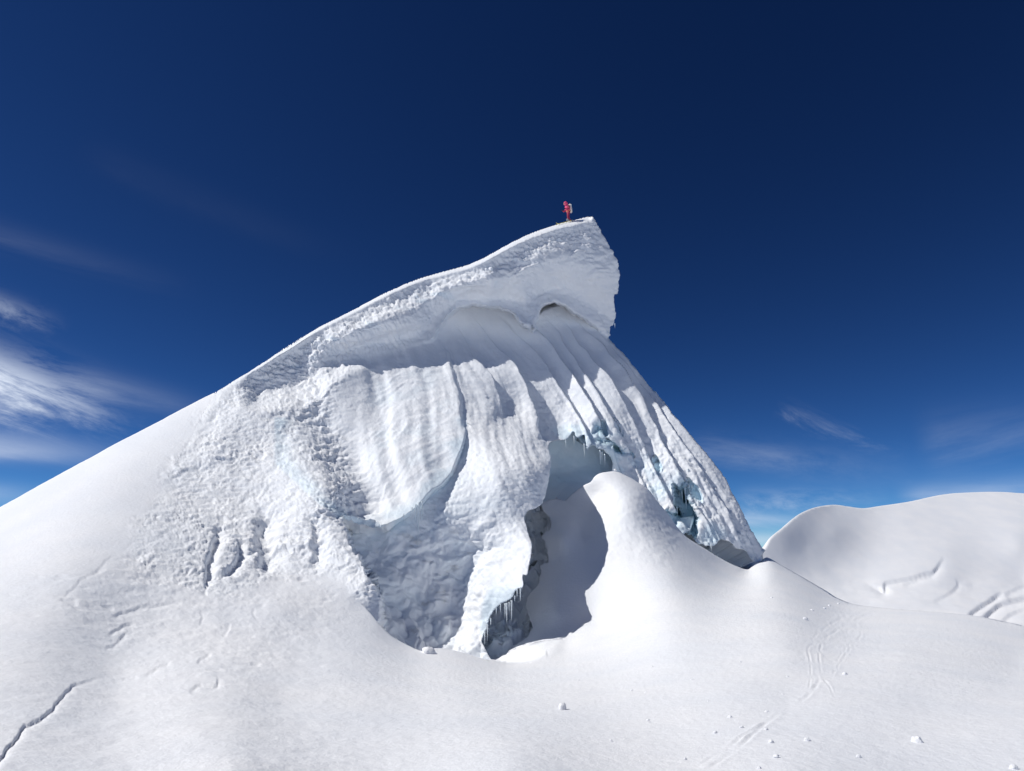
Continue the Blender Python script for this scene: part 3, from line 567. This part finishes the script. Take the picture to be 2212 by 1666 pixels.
    d += wm * (1 - .8 * t2) * (.55 * (billow(Pw, (.55, .55, .65), 3, .5, seed=17) - .4) * sst(V, 1080, 1180) + .09 * (billow(P, 2.0, 3, .55, seed=18) - .4) * np.interp(V, [950, 1150, 1300], [1.2, .9, .4]))
    d += t2 * (.16 * fbm(q3, (2.2, .8, 1), 3, .6, seed=19) + .05 * fbm(P, 3, 3, .6, seed=20))
    # gullies of the left face
    for pts, wd, dep in [([(481, 1113), (467, 1164), (453, 1222), (447, 1290)], 9, .75), ([(525, 1167), (519, 1205), (484, 1240)], 10, .7), ([(575, 1085), (568, 1130), (572, 1180), (580, 1240)], 20, 1.1), 
                         ([(676, 1110), (683, 1188), (676, 1245)], 12, .8),
                         ([(300, 1150), (270, 1190), (250, 1215)], 8, .3), ([(560, 800), (500, 850), (455, 905), (425, 960)], 10, .25)]:
        Lr = rough(crom(pts, 5), wd * .5, 4, dep * 30 + pts[0][0])
        q, s, t = stroke(U, V, Lr, wd, False); side = np.where(s > 0, q, q * 1.0)
        q = q * (1 + .7 * fbm(P, 1.1, 3, .6, seed=85)); d += .16 * fbm(P, 2.2, 3, .65, seed=89) * np.exp(-(q / 1.3) ** 2); d -= .38 * dep * np.exp(-(q * np.where(s < 0, .8, 1.6)) ** 2) * np.clip(np.minimum(t * 3, (1 - t) * 8 + .3), 0, 1)
    d *= .25 + .75 * sst(below, 3, 12)
    # fade relief at the seam with the slope and at edges
    fade = sst(-sdist(R0(seam_l + [(-100, 800), (-300, 1500), (716, 1500)]), U, V), 0, 55)
    return d * fade + ground_disp(U, V, P, N) * (1 - fade)

def serac_attr(U, V, P, N, dd):
    wm = (1 - sst(sdist(l1_poly, U, V), -7, 1)) * (1 - sst(sdist(butt_poly, U, V), -6, 2)) * (1 - .7 * sst(sdist(l2_poly, U, V, 100), -70, 20)) * sst(V, 930, 1050) * (U < 1200)
    n = fbm(P, .5, 4, seed=40)
    ice = wm * np.clip(.07 + .2 * n, 0, 1)
    ice += .30 * sst(sdist(l1_poly, U, V), 45, 0) * sst(sdist(l1_poly, U, V), -12, -2) * (U < 1010) * (V > 900) * (.6 + n)
    icy = sst(sdist(R0([(1190, 930), (1260, 900), (1360, 950), (1460, 1020), (1530, 1110), (1600, 1190), (1560, 1230), (1300, 1080), (1190, 1000)]), U, V), -25, 30)
    ice += icy * np.clip(.10 + .8 * n, 0, .36)
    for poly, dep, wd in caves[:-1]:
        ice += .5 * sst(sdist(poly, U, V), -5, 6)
    corn = sst(sdist(corn_poly, U, V), 0, 20); q, s, t = stroke(U, V, ridge_r, 30)
    ice += corn * .16 * sst(fbm(P, (.5, .5, 1.2), 3, seed=41), .12, .45) * np.exp(-((q * 30 - 42) / 22) ** 2)
    bm = sst(sdist(R0([(790, 800), (900, 770), (985, 800), (1005, 930), (980, 1010), (900, 1080), (825, 1120), (775, 1000)]), U, V), -15, 35)
    ice += bm * .10 * sst(n, -.1, .3)
    ice += .25 * sst(sdist(l2_poly, U, V), -5, 10) * sst(V, 1240, 1300)
    dirt = wm * .35 * sst(fbm(P, (1.0, 1.0, 2.4), 4, .6, seed=42), .22, .5) * sst(V, 1120, 1180)
    q, s, t = stroke(U, V, [(850, 1340), (900, 1330), (950, 1300), (985, 1280)], 4); dirt += .0 * q
    return {'ice': np.clip(ice, 0, 1), 'dirt': np.clip(dirt, 0, .5)}

def gattr(U, V, P, N, dd):
    z = np.zeros(U.shape); return {'ice': z, 'dirt': z}

# ---- ground: foreground, left slope, mound and the slope falling into the hole
hole_back = rough(crom(slope_edge, 5), 5, 3, 8)
lip_l = rough(crom(lip[:13], 6), .4, 3, 9)
west = R0([(-260, 1900), (-260, 1235)])
lipc = crom(lip, 6); lipc = lipc[lipc[:, 0] <= 1060]
gp = [(west, 'west'), (rough(crom(ridge_l, 6), .3, 4, 10), 'ridge'), (rough(crom(R0(seam_l[::-1]), 4), 0, 4), 'seam'), (lipc, 'lip'), (np.vstack([lipc[-1:], hole_back[:1]]), 'lip'), (hole_back, 'lip'),
      (rough(crom(mound, 6), .5, 3, 12), 'far'), (rough(crom(right_gr, 6), .2, 4, 13), 'far'), (R0([(2460, 1430), (2460, 1900)]), 'east'), (R0([(2460, 1900), (-260, 1900)]), 'near')]
gp = [(p, k) for p, k in gp]
ground = relief('snow_slope', gp, g_inv, ground_disp, M_SNOW, gattr, 2.4, rings=RINGS)
tag(ground, kind='structure')

# ---- serac
serac = bpy.data.objects.new('serac', None); COL.objects.link(serac); serac.location = pt(1130, 1260, 31)
tag(serac, 'towering white snow and ice serac with overhanging cornice and wind-carved flutes', 'ice serac')
bpy.context.view_layer.update()
MI = Matrix.Translation(-serac.location)
def adopt(o, par):
    o.parent = par; o.matrix_parent_inverse = MI
    return o
def s_pieces():
    return [(rough(crom(ridge_r, 6), .9, 4, 20), 'ridge'), (rough(crom(corn_side, 5), 1.0, 3, 21), 'flank'), (rough(crom(right_sky, 6), 2.2, 3, 22), 'flank'), (rough(R0(foot), 2.2, 2.5, 23), 'shell'),
            (R0(behind_mound), 'shell'), (rough(crom(cav_edge, 5), 2.5, 3, 24), 'shell'), (rough(crom(tongue, 5), 1.3, 2.5, 25), 'shell'), (R0(wall_in), 'shell'), (R0(hole_low), 'deep'), (R0(butt_edge), 'seam'), (rough(crom(seam_l, 4), 0, 4), 'seam')]
def s_split(U, V):
    out = np.zeros(U.shape, int)
    out[(sdist(corn_poly, U, V) > -2) & (U > 600)] = 1
    out[(sdist(l1_poly, U, V) < -2) & (sdist(butt_poly, U, V) < -2) & (sdist(l2_poly, U, V) < 0) & (V > 900)] = 2
    return out
for o_ in relief('fluted_face|cornice|ice_wall', s_pieces(), s_inv, serac_disp, M_FACE, serac_attr, 2.0, rings=RINGS, split=s_split): adopt(o_, serac)

# ---- back of the cavity
f_back = field([(1150, 920, 43), (1190, 950, 43.5), (1240, 940, 44), (1300, 960, 44.5), (1180, 1040, 42.5), (1250, 1030, 43), (1190, 1085, 40.5), (1260, 1070, 41), (1320, 1010, 44.5), (1380, 1060, 45), (1450, 1120, 45), (1500, 1150, 46), (1560, 1170, 46), (1620, 1200, 46), (1660, 1240, 45),
    (1450, 1180, 42.5), (1560, 1230, 43.6), (1620, 1260, 43), (1140, 1110, 40.4), (1120, 1140, 40), (1160, 1180, 38.8), (1150, 1240, 36.8), (1120, 1300, 34.6), (1180, 1300, 34.5), (1090, 1360, 32.2), (1060, 1400, 30.6), (1040, 1440, 29.6), (1130, 1440, 29.5), (1230, 1200, 38), (1300, 1150, 41), (1150, 1400, 31.6)])
pits = [(blob(1165, 1158, 11, 6, -.3, seed=31), 3, 3), (blob(1190, 1136, 3, 8, .5, seed=32), 1.5, 2), (blob(1157, 1222, 6, 3, .3, seed=33), 2, 2), (blob(1132, 1238, 9, 6, 0, seed=34), 3, 3), (blob(1148, 1234, 5, 4, 0, seed=36), 2, 2), (blob(1130, 1276, 12, 6, -.4, seed=35), 3, 3),
        (blob(1122, 1378, 11, 9, -.4, amp=.4, seed=37), 5, 3), (blob(1104, 1394, 14, 6, -.5, amp=.4, seed=38), 4, 3), (blob(1082, 1412, 9, 5, -.3, amp=.4, seed=39), 3, 3), (blob(1176, 1172, 6, 2.5, 0, seed=40), 1, 2)]
def k_inv(U, V):
    w = 1 / f_back(U, V)
    for poly, dep, wd in pits: w = w + dep * sst(sdist(poly, U, V), -1, wd)
    return 1 / w
def k_disp(U, V, P, N):
    rub = sst(sdist(R0([(1040, 1460), (1050, 1340), (1110, 1280), (1110, 1100), (1180, 1095), (1220, 1150), (1180, 1440)]), U, V), -10, 15)
    d = .25 * fbm(P, .4, 3, seed=51) + .05 * fbm(P, 1.5, 3, seed=52)
    d += rub * (1.5 * (billow(P, (.75, .75, 1.1), 4, .5, seed=53) - .3) + .10 * fbm(P, 3, 3, seed=54))
    return d
def k_attr(U, V, P, N, dd):
    n = fbm(P, .5, 4, seed=55)
    rub = sst(V, 1100, 1080)
    ice = rub * np.clip(.30 + .3 * n, 0, .6) * sst(U, 1700, 1500) + .15 * sst(n, 0, .4) * (1 - rub)
    return {'ice': ice, 'dirt': np.zeros(U.shape)}
kp = [(R0([(1130, 900), (1300, 900), (1420, 1000), (1590, 1130), (1632, 1190), (1645, 1216)]), 'seam'), (R0([(1645, 1216), (1636, 1262)]), 'seam'), (R0([(1636, 1262), (1480, 1240), (1300, 1260), (1250, 1440), (1020, 1470), (1010, 1400), (1080, 1280), (1080, 1120), (1130, 900)]), 'deep')]
cavity = relief('cavity_wall', kp, k_inv, k_disp, M_BACK, k_attr, 2.4, rings=RINGS); adopt(cavity, serac)

# ---- hill beyond
f_hill = field([(1560, 1270, 75), (1647, 1191, 82), (1692, 1139, 86), (1726, 1111, 90), (1800, 1090, 98.5), (1864, 1098, 101), (1898, 1094, 103), (2040, 1068, 110), (2165, 1063, 112), (2340, 1075, 112), (2560, 1100, 110),
    (1740, 1180, 86), (1800, 1150, 90.5), (1950, 1130, 98), (2100, 1120, 101), (2400, 1150, 98), (1800, 1230, 84.5), (1868, 1258, 82.5), (1950, 1200, 89), (2050, 1195, 90), (2200, 1180, 93), (1780, 1290, 78), (1900, 1300, 77), (2000, 1290, 78), (2100, 1270, 82), (2212, 1260, 85), (2212, 1340, 72), (2100, 1330, 73), (2400, 1300, 78), (2560, 1300, 78), (1700, 1300, 76), (1700, 1400, 66), (2212, 1460, 60), (2560, 1460, 60), (1560, 1340, 72)])
def h_disp(U, V, P, N):
    d = .12 * fbm(P, .05, 3, seed=61) + .02 * fbm(P, .8, 3, seed=62)
    d += .10 * fbm(P, (.35, .7, .7), 3, seed=63) * sst(V, 1200, 1290)
    for pts, wd, dep in [([(1868, 1260), (1879, 1264), (1896, 1270), (1910, 1277), (1912, 1261), (1935, 1256), (1964, 1250), (2000, 1240), (2018, 1235), (2033, 1215), (2040, 1202)], 3, .9), ([(1950, 1262), (2000, 1246), (2024, 1238)], 2, .4),
                         ([(2015, 1299), (2040, 1290), (2056, 1281), (2070, 1264), (2064, 1250)], 2.5, .4), ([(2085, 1336), (2110, 1316), (2131, 1303), (2150, 1290), (2168, 1280)], 3, 1.0), ([(2110, 1345), (2130, 1330), (2150, 1312), (2175, 1301), (2240, 1286)], 4, 1.2), ([(2160, 1345), (2200, 1320), (2240, 1310)], 3, .6), ([(2170, 1285), (2200, 1272), (2240, 1262)], 3, .5)]:
        q, s, t = stroke(U, V, rough(crom(pts, 5), 1.5, 3, dep * 10 + wd), wd, False)
        d -= .30 * dep * np.where(s > 0, np.exp(-(q / 3.5) ** 1.3), np.exp(-(q / .6) ** 2)) * np.clip(np.minimum(t, 1 - t) * 6, 0, 1)
    return d
hp = [(crom(hill_sky, 6), 'far'), (R0([(2560, 1100), (2560, 1460), (1560, 1460), (1560, 1270)]), 'near2')]
RINGS['near2'] = [(.5, 0, -2), (2, 0, -8), (2.5, 0, -9), (3, 0, -10), (4, 0, -11), (5, 0, -12)]; AWAY['near2'] = R0([0, -1., 0])
hill = relief('hill', hp, lambda U, V: f_hill(U, V), h_disp, M_HILL, None, 3.0, rings=RINGS); tag(hill, kind='structure')

# ---- hidden snow sheet out to the horizon, added to give bounce light
bm = bmesh.new(); n = 48
rr_ = [0, 20, 60, 120, 250, 600, 1500, 3500]; vs_r = []
rnd = random.Random(4)
for r in rr_:
    vs_r.append([bm.verts.new((math.cos(2 * math.pi * k / n) * r, 40 + math.sin(2 * math.pi * k / n) * r, -24 - .004 * r + (rnd.random() - .5) * min(3, r * .02))) for k in range(n)] if r else [bm.verts.new((0, 40, -24))])
for k in range(n): bm.faces.new((vs_r[0][0], vs_r[1][k], vs_r[1][(k + 1) % n]))
for a, b in zip(vs_r[1:], vs_r[2:]):
    for k in range(n): bm.faces.new((a[k], b[k], b[(k + 1) % n], a[(k + 1) % n]))
me = bpy.data.meshes.new('bounce_snowfield'); bm.to_mesh(me); bm.free(); me.materials.append(M_HILL)
for p in me.polygons: p.use_smooth = True
gl = bpy.data.objects.new('bounce_snowfield', me); COL.objects.link(gl); tag(gl, kind='structure')

# ------------------------------------------------------------------ icicles (parts of the serac)
M_ICE = bpy.data.materials.new('icicle_ice'); M_ICE.use_nodes = True
_b = M_ICE.node_tree.nodes['Principled BSDF']; _b.inputs['Base Color'].default_value = (.86, .93, .96, 1); _b.inputs['Roughness'].default_value = .12
_b.inputs['Transmission Weight'].default_value = .12; _b.inputs['IOR'].default_value = 1.31
_n = M_ICE.node_tree.nodes.new('ShaderNodeTexNoise'); _n.inputs['Scale'].default_value = 9; _q = M_ICE.node_tree.nodes.new('ShaderNodeBump'); _q.inputs['Strength'].default_value = .4
M_ICE.node_tree.links.new(_n.outputs[0], _q.inputs['Height']); M_ICE.node_tree.links.new(_q.outputs[0], _b.inputs['Normal'])
def one(fn, u, v): return float(fn(np.array([[float(u)]]), np.array([[float(v)]]))[0, 0])
def wpt(u, v, w): return Vector(rays(np.float64(u), np.float64(v)) * w)
def icicle(u, v0, v1, px, fn=s_inv, fwd=.12, seed=0, lean=0):
    r = random.Random(seed * 31 + int(u)); w = 1 / one(fn, u, v0 - 2) - fwd
    top = wpt(u, v0 - 3, w); bot = wpt(u + lean, v1, w); L = (top - bot).length; rad = px / F * w * .5
    bm = bmesh.new(); n = 8; k = 12; rings_ = []
    for i in range(k + 1):
        t = i / k; c = top.lerp(Vector((bot.x, top.y, bot.z)), t) + Vector(((r.random() - .5), (r.random() - .5), 0)) * rad * .18
        q = rad * ((1 - t) ** .8 * (1 + .16 * math.sin(i * 2.1 + seed)) + .04) * (1.35 if i == 0 else 1)
        rings_.append([bm.verts.new(c + Vector((math.cos(a * 2 * math.pi / n) * q, math.sin(a * 2 * math.pi / n) * q, 0))) for a in range(n)])
    for a, b in zip(rings_, rings_[1:]):
        for j in range(n): bm.faces.new((a[j], a[(j + 1) % n], b[(j + 1) % n], b[j]))
    bm.faces.new(rings_[0]); bm.faces.new(rings_[-1][::-1])
    me = bpy.data.meshes.new('icicle'); bmesh.ops.recalc_face_normals(bm, faces=bm.faces); bm.to_mesh(me); bm.free(); me.materials.append(M_ICE)
    for p in me.polygons: p.use_smooth = True
    o = bpy.data.objects.new('icicle', me); COL.objects.link(o); adopt(o, serac)
ic = [(898, 1092, 1140, 3), (905, 1088, 1192, 4.5), (912, 1086, 1132, 3), (890, 1098, 1120, 2.5), (872, 1112, 1128, 2.5), (1081, 1307, 1323, 3), (1091, 1307, 1335, 3.2), (1094.5, 1306, 1346, 3.4), (1100, 1304, 1321, 3), (1105, 1300, 1341, 3.4),
      (1124, 1272, 1298, 3.4), (1117, 1276, 1290, 3), (1047, 1364, 1394, 4), (1053, 1352, 1384, 3.4), (1060, 1338, 1352, 3), (1112, 1290, 1300, 2.5), (1072, 1316, 1330, 2.5),
      (1468, 1066, 1122, 6), (1472, 1052, 1090, 5), (1480, 1050, 1101, 6), (1502, 1090, 1111, 3.2), (1494, 1052, 1073, 3), (1488, 1050, 1066, 3), (1462, 1098, 1118, 3), (1452, 1108, 1128, 2.6), (1444, 1076, 1096, 2.6), (1486, 1016, 1028, 2.5), (1508, 1085, 1098, 2.5),
      (1240, 945, 962, 3), (1262, 962, 990, 3), (1296, 976, 1004, 3.4), (1300, 980, 996, 3), (1306, 984, 1010, 3), (1222, 952, 966, 2.5), (1536, 1180, 1190, 3), (1626, 1205, 1218, 3), (1314, 722, 733, 3), (1328, 702, 710, 2.5)]
for i, (u, v0, v1, px) in enumerate(ic): icicle(u, v0, v1, px, seed=i)

# ------------------------------------------------------------------ lumps of snow lying on the slope
M_LUMP = snow_mat('lump_snow', base=(.93, .935, .945), bump=.5, scale=14, fine=70, ice=False)
def ground_pt(u, v):
    U, V = np.meshgrid(np.arange(u - 6, u + 7, 3.), np.arange(v - 6, v + 7, 3.)); P = rays(U, V) / g_inv(U, V)[..., None]
    du = P[2, 3] - P[2, 1]; dv = P[3, 2] - P[1, 2]; n = np.cross(dv, du); n /= np.linalg.norm(n); n = n if n[2] > 0 else -n
    return Vector(P[2, 2]), Vector(n)
def lump(u, v, wpx, hpx, label, group=None, seed=0, pieces=1):
    p, n = ground_pt(u, v); sc = p.length / F; bm = bmesh.new(); r = random.Random(seed * 13 + 5)
    for k in range(pieces):
        f = 1 if k == 0 else .35 + .3 * r.random()
        off = Vector((0, 0, 0)) if k == 0 else Vector(((r.random() - .5) * wpx * sc * 1.1, (r.random() - .5) * wpx * sc * .8, 0))
        g = bmesh.ops.create_icosphere(bm, subdivisions=4 if wpx > 7 else 2, radius=1)
        P = np.array([q.co[:] for q in g['verts']]); s1 = seed + k * 3.1
        nz = 1 + .30 * fbm(P, 1.1, 2, seed=s1) + .10 * (billow(P, 2.3, 3, .6, seed=s1 + 1) - .4)
        nz = np.clip(nz, .5, 1.5)
        for q, m in zip(g['verts'], nz):
            q.co = Vector((q.co.x * wpx * .5 * sc * f, q.co.y * wpx * .42 * sc * f, max(q.co.z, -.35) * hpx * .62 * sc * f)) * float(m) + off
    bm.transform(Matrix.Rotation(r.random() * 6.28, 4, 'Z'))
    me = bpy.data.meshes.new('snow_lump'); bm.to_mesh(me); bm.free(); me.materials.append(M_LUMP)
    for q in me.polygons: q.use_smooth = True
    o = bpy.data.objects.new('snow_lump', me); COL.objects.link(o); o.location = p + n * hpx * .18 * sc
    o.rotation_euler = n.to_track_quat('Z', 'Y').to_euler(); tag(o, label, 'snow lump', group); return o
lump(925, 1411, 32, 15, 'broken white snow lump perched on the lip of the hole below the ice wall', seed=1, pieces=3)
lump(1215, 1531, 17, 13, 'angular snow chunk dug into smooth foreground snow below the hole', seed=2, pieces=3)
lump(1981, 1605, 19, 13, 'round white snowball lying alone in the lower right foreground', seed=3)
lump(2190, 1662, 13, 9, 'small white snow lump at the bottom right corner of the slope', seed=4)
lump(1329, 1017, 7, 5, 'small snow crumb on top of the rounded mound', seed=6, pieces=2)
lump(1740, 1338, 9, 5, 'small bright snow crumb just left of the upper end of the ski tracks', seed=7)
lump(1825, 1457, 10, 5, 'small snow crumb just right of the lower bend of the ski tracks', seed=8)
for i, (u, v, w_) in enumerate([(1781, 1315, 5), (1811, 1305, 5), (1754, 1319, 6), (1791, 1309, 5), (1667, 1292, 5)]):
    lump(u, v, w_, 3, 'tiny snow crumb near the crest above the ski tracks', 'snow crumbs near the crest', seed=20 + i)
for i, (u, v, w_) in enumerate([(1701, 1463, 6), (1495, 1469, 6), (1691, 1502, 7), (1577, 1550, 9), (1656, 1539, 8), (1655, 1577, 8), (1666, 1604, 11), (1545, 1583, 8), (1744, 1600, 11), (1855, 1635, 8), (1677, 1635, 10), (1602, 1572, 8), (1899, 1558, 6),
                                (1365, 1492, 6), (1395, 1497, 6), (1400, 1557, 7), (1530, 1516, 5), (1410, 1440, 4), (1320, 1600, 6), (1480, 1640, 7), (1250, 1470, 4), (1600, 1430, 4), (1640, 1660, 8)]):
    lump(u, v, w_, w_ * .55, 'small white snow crumb scattered over the smooth foreground right of the hole', 'snow crumbs in the foreground', seed=40 + i)

# ------------------------------------------------------------------ mountaineer on the crest
def crest(u):
    v = float(np.interp(u, ridge_c[:, 0], ridge_c[:, 1])); return wpt(u, v + 1.0, 1 / one(s_inv, u, v + 2.0))
c0, c1 = crest(1200), crest(1256); ski_dir = (c0 - c1).normalized()           # points down the ridge, to the left
feet = crest(1229); 
M_SUIT = plain('suit_fabric', (.36, .025, .07), .75, noise=.35, sc=9); M_HOOD = plain('hood_fabric', (.92, .09, .22), .7, noise=.15, sc=9); M_PACK = plain('pack_fabric', (.90, .88, .84), .7, noise=.1)
M_BLK = plain('black_fabric', (.012, .012, .015), .8); M_SKIN = plain('skin', (.55, .33, .24), .6); M_SKI = plain('ski_yellow', (.75, .66, .16), .4); M_BOOT = plain('boot', (.35, .35, .38), .5); M_STRAP = plain('strap_orange', (.75, .30, .10), .6)
yaw = math.atan2(ski_dir.y, ski_dir.x)                                       # local +x = facing direction
def skin(name, verts, edges, radii, mat, sub=2):
    me = bpy.data.meshes.new(name); me.from_pydata(verts, edges, []); o = bpy.data.objects.new(name, me); COL.objects.link(o)
    m = o.modifiers.new('skin', 'SKIN'); m.use_smooth_shade = True; s2 = o.modifiers.new('sub', 'SUBSURF'); s2.levels = s2.render_levels = sub
    for i, r in enumerate(radii): me.skin_vertices[0].data[i].radius = r if isinstance(r, tuple) else (r, r)
    me.skin_vertices[0].data[0].use_root = True; me.materials.append(mat); return o
def ellipsoid(name, c, r, mat, rot=0, seg=20, fn=None):
    bm = bmesh.new(); bmesh.ops.create_uvsphere(bm, u_segments=seg, v_segments=seg // 2 + 2, radius=1)
    for q in bm.verts:
        x = q.co.copy()
        if fn: x = fn(x)
        q.co = Matrix.Rotation(rot, 3, 'Y') @ Vector((x.x * r[0], x.y * r[1], x.z * r[2])) + Vector(c)
    me = bpy.data.meshes.new(name); bm.to_mesh(me); bm.free(); me.materials.append(mat)
    for p in me.polygons: p.use_smooth = True
    o = bpy.data.objects.new(name, me); COL.objects.link(o); return o
def rbox(name, c, s_, mat, bev=.02, rot=0, taper=None):
    bm = bmesh.new(); bmesh.ops.create_cube(bm, size=1)
    for q in bm.verts:
        q.co = Vector((q.co.x * s_[0], q.co.y * s_[1], q.co.z * s_[2]))
        if taper and q.co.z < 0: q.co.x *= taper; q.co.y *= taper
    bmesh.ops.bevel(bm, geom=bm.edges[:], offset=bev, segments=3, affect='EDGES')
    bm.transform(Matrix.Translation(Vector(c)) @ Matrix.Rotation(rot, 4, 'Y'))
    me = bpy.data.meshes.new(name); bm.to_mesh(me); bm.free(); me.materials.append(mat)
    for p in me.polygons: p.use_smooth = True
    o = bpy.data.objects.new(name, me); COL.objects.link(o); return o
# joints: walking, knees bent, trunk leaning forward, forearms raised in front
bv_ = [(0, 0, .86), (.03, 0, .98), (.08, 0, 1.14), (.13, 0, 1.27), (.20, 0, 1.37), (.27, 0, 1.45), (.29, 0, 1.54),
       (.02, .10, .80), (.16, .12, .47), (.10, .12, .10), (.20, .12, .06),
       (-.02, -.10, .80), (-.06, -.12, .45), (-.27, -.12, .12), (-.17, -.12, .06),
       (.13, .19, 1.26), (.10, .25, 1.02), (.30, .20, .93), (.39, .17, .96),
       (.13, -.19, 1.26), (.14, -.25, 1.01), (.34, -.20, .90), (.43, -.17, .93)]
be_ = [(0, 1), (1, 2), (2, 3), (3, 4), (4, 5), (5, 6), (0, 7), (7, 8), (8, 9), (9, 10), (0, 11), (11, 12), (12, 13), (13, 14), (3, 15), (15, 16), (16, 17), (17, 18), (3, 19), (19, 20), (20, 21), (21, 22)]
br_ = [(.15, .16), (.14, .16), (.16, .19), (.15, .19), (.07, .07), (.09, .09), (.09, .09), .115, .085, .075, .06, .115, .085, .075, .06, .085, .065, .052, .035, .085, .065, .052, .035]
person = skin('person', bv_, be_, br_, M_SUIT)
tag(person, 'person in a red suit and pink hood leaning forward on the serac crest', 'person')
person.location = feet + Vector((0, .15, .07)); person.rotation_euler = (0, 0, yaw); person.scale = (1.07,) * 3
def wear(o): o.parent = person; return o
wear(ellipsoid('hood', (.27, 0, 1.50), (.155, .145, .165), M_HOOD, .5, fn=lambda x: x * (1 + .12 * max(0, -x.x))))
wear(ellipsoid('face', (.372, 0, 1.465), (.055, .075, .09), M_SKIN, .5, fn=lambda x: x + Vector((.5 * math.exp(-((x.y / .25) ** 2 + ((x.z + .05) / .3) ** 2)) * (x.x > 0), 0, 0))))
wear(ellipsoid('goggles', (.405, 0, 1.505), (.035, .08, .035), M_BLK, .5))
wear(ellipsoid('jacket', (.09, 0, 1.14), (.20, .235, .30), M_HOOD, .25, fn=lambda x: x * (1 - .18 * max(0, -x.z)) if x.z < 0 else x))
wear(ellipsoid('harness', (.01, 0, .90), (.175, .20, .055), M_STRAP, .1))
for y_ in (.12, -.12): wear(rbox('boot', (.15 if y_ > 0 else -.21, y_, .09), (.32, .12, .17), M_BOOT, .04))
def glove(c, sgn):
    vs_, es_, rs_ = [(0, 0, 0), (.05, 0, .01), (.09, 0, .02)], [(0, 1), (1, 2)], [(.035, .045), (.03, .045), (.024, .042)]
    for k, (yy, L) in enumerate(((-.033, .06), (-.011, .07), (.011, .066), (.033, .05))):
        b = len(vs_); vs_ += [(.10, yy, .02), (.10 + L * .5, yy, .012), (.10 + L * .75, yy, -.02)]; es_ += [(2, b), (b, b + 1), (b + 1, b + 2)]; rs_ += [.013, .012, .010]
    b = len(vs_); vs_ += [(.05, sgn * .05, -.005), (.085, sgn * .055, -.03)]; es_ += [(1, b), (b, b + 1)]; rs_ += [.015, .012]
    g = skin('glove', vs_, es_, rs_, M_BLK, 1); g.location = c; wear(g)
glove((.39, .17, .965), -1); glove((.43, -.17, .935), 1)
pack = bpy.data.objects.new('backpack', None); COL.objects.link(pack); tag(pack, 'cream white backpack on the back of the red-suited person', 'backpack')
pack.location = person.location; pack.rotation_euler = (0, 0, yaw); pack.scale = (1.07,) * 3
def pk(o): o.parent = pack; return o
pk(rbox('pack_body', (-.19, 0, 1.14), (.24, .34, .62), M_PACK, .08, .16, .72)); pk(rbox('top_lid', (-.12, 0, 1.47), (.25, .32, .13), M_PACK, .05, .16)); pk(rbox('side_strap', (-.20, -.172, 1.05), (.25, .02, .03), M_BLK, .006, .16)); pk(rbox('side_strap', (-.16, -.172, 1.30), (.25, .02, .03), M_BLK, .006, .16)); pk(rbox('front_strap', (-.325, 0, 1.16), (.02, .04, .5), M_BLK, .006, .16))
for k, (yo, lab) in enumerate(((-.14, 'yellow ski nearest the camera under the red-suited person on the crest'), (.14, 'yellow ski on the far side under the red-suited person on the crest'))):
    bm = bmesh.new(); n = 24; rows = []
    for i in range(n + 1):
        t = i / n; x = -.75 + 1.75 * t; w_ = .05 * (1 - .25 * math.sin(math.pi * t)) * min(1, (1 - t) * 9 + .12) ; z = .14 * max(0, (t - .88) / .12) ** 2 + .03 * max(0, (.06 - t) / .06)
        rows.append([bm.verts.new(q) for q in ((x, -w_, z), (x, w_, z), (x, w_, z + .022), (x, -w_, z + .022))])
    for a, b in zip(rows, rows[1:]):
        for j in range(4): bm.faces.new((a[j], a[(j + 1) % 4], b[(j + 1) % 4], b[j]))
    bm.faces.new(rows[0]); bm.faces.new(rows[-1][::-1]); bmesh.ops.recalc_face_normals(bm, faces=bm.faces)
    me = bpy.data.meshes.new('ski'); bm.to_mesh(me); bm.free(); me.materials.append(M_SKI)
    so = bpy.data.objects.new('ski', me); COL.objects.link(so); tag(so, lab, 'ski', 'skis of the person on the crest')
    so.location = feet + ski_dir * .35 + Vector((0, .12 + yo, .07)); so.rotation_euler = ski_dir.to_track_quat('X', 'Z').to_euler()
    bd = rbox('binding', (-.02, 0, .04), (.28, .07, .04), M_BLK, .01); bd.parent = so
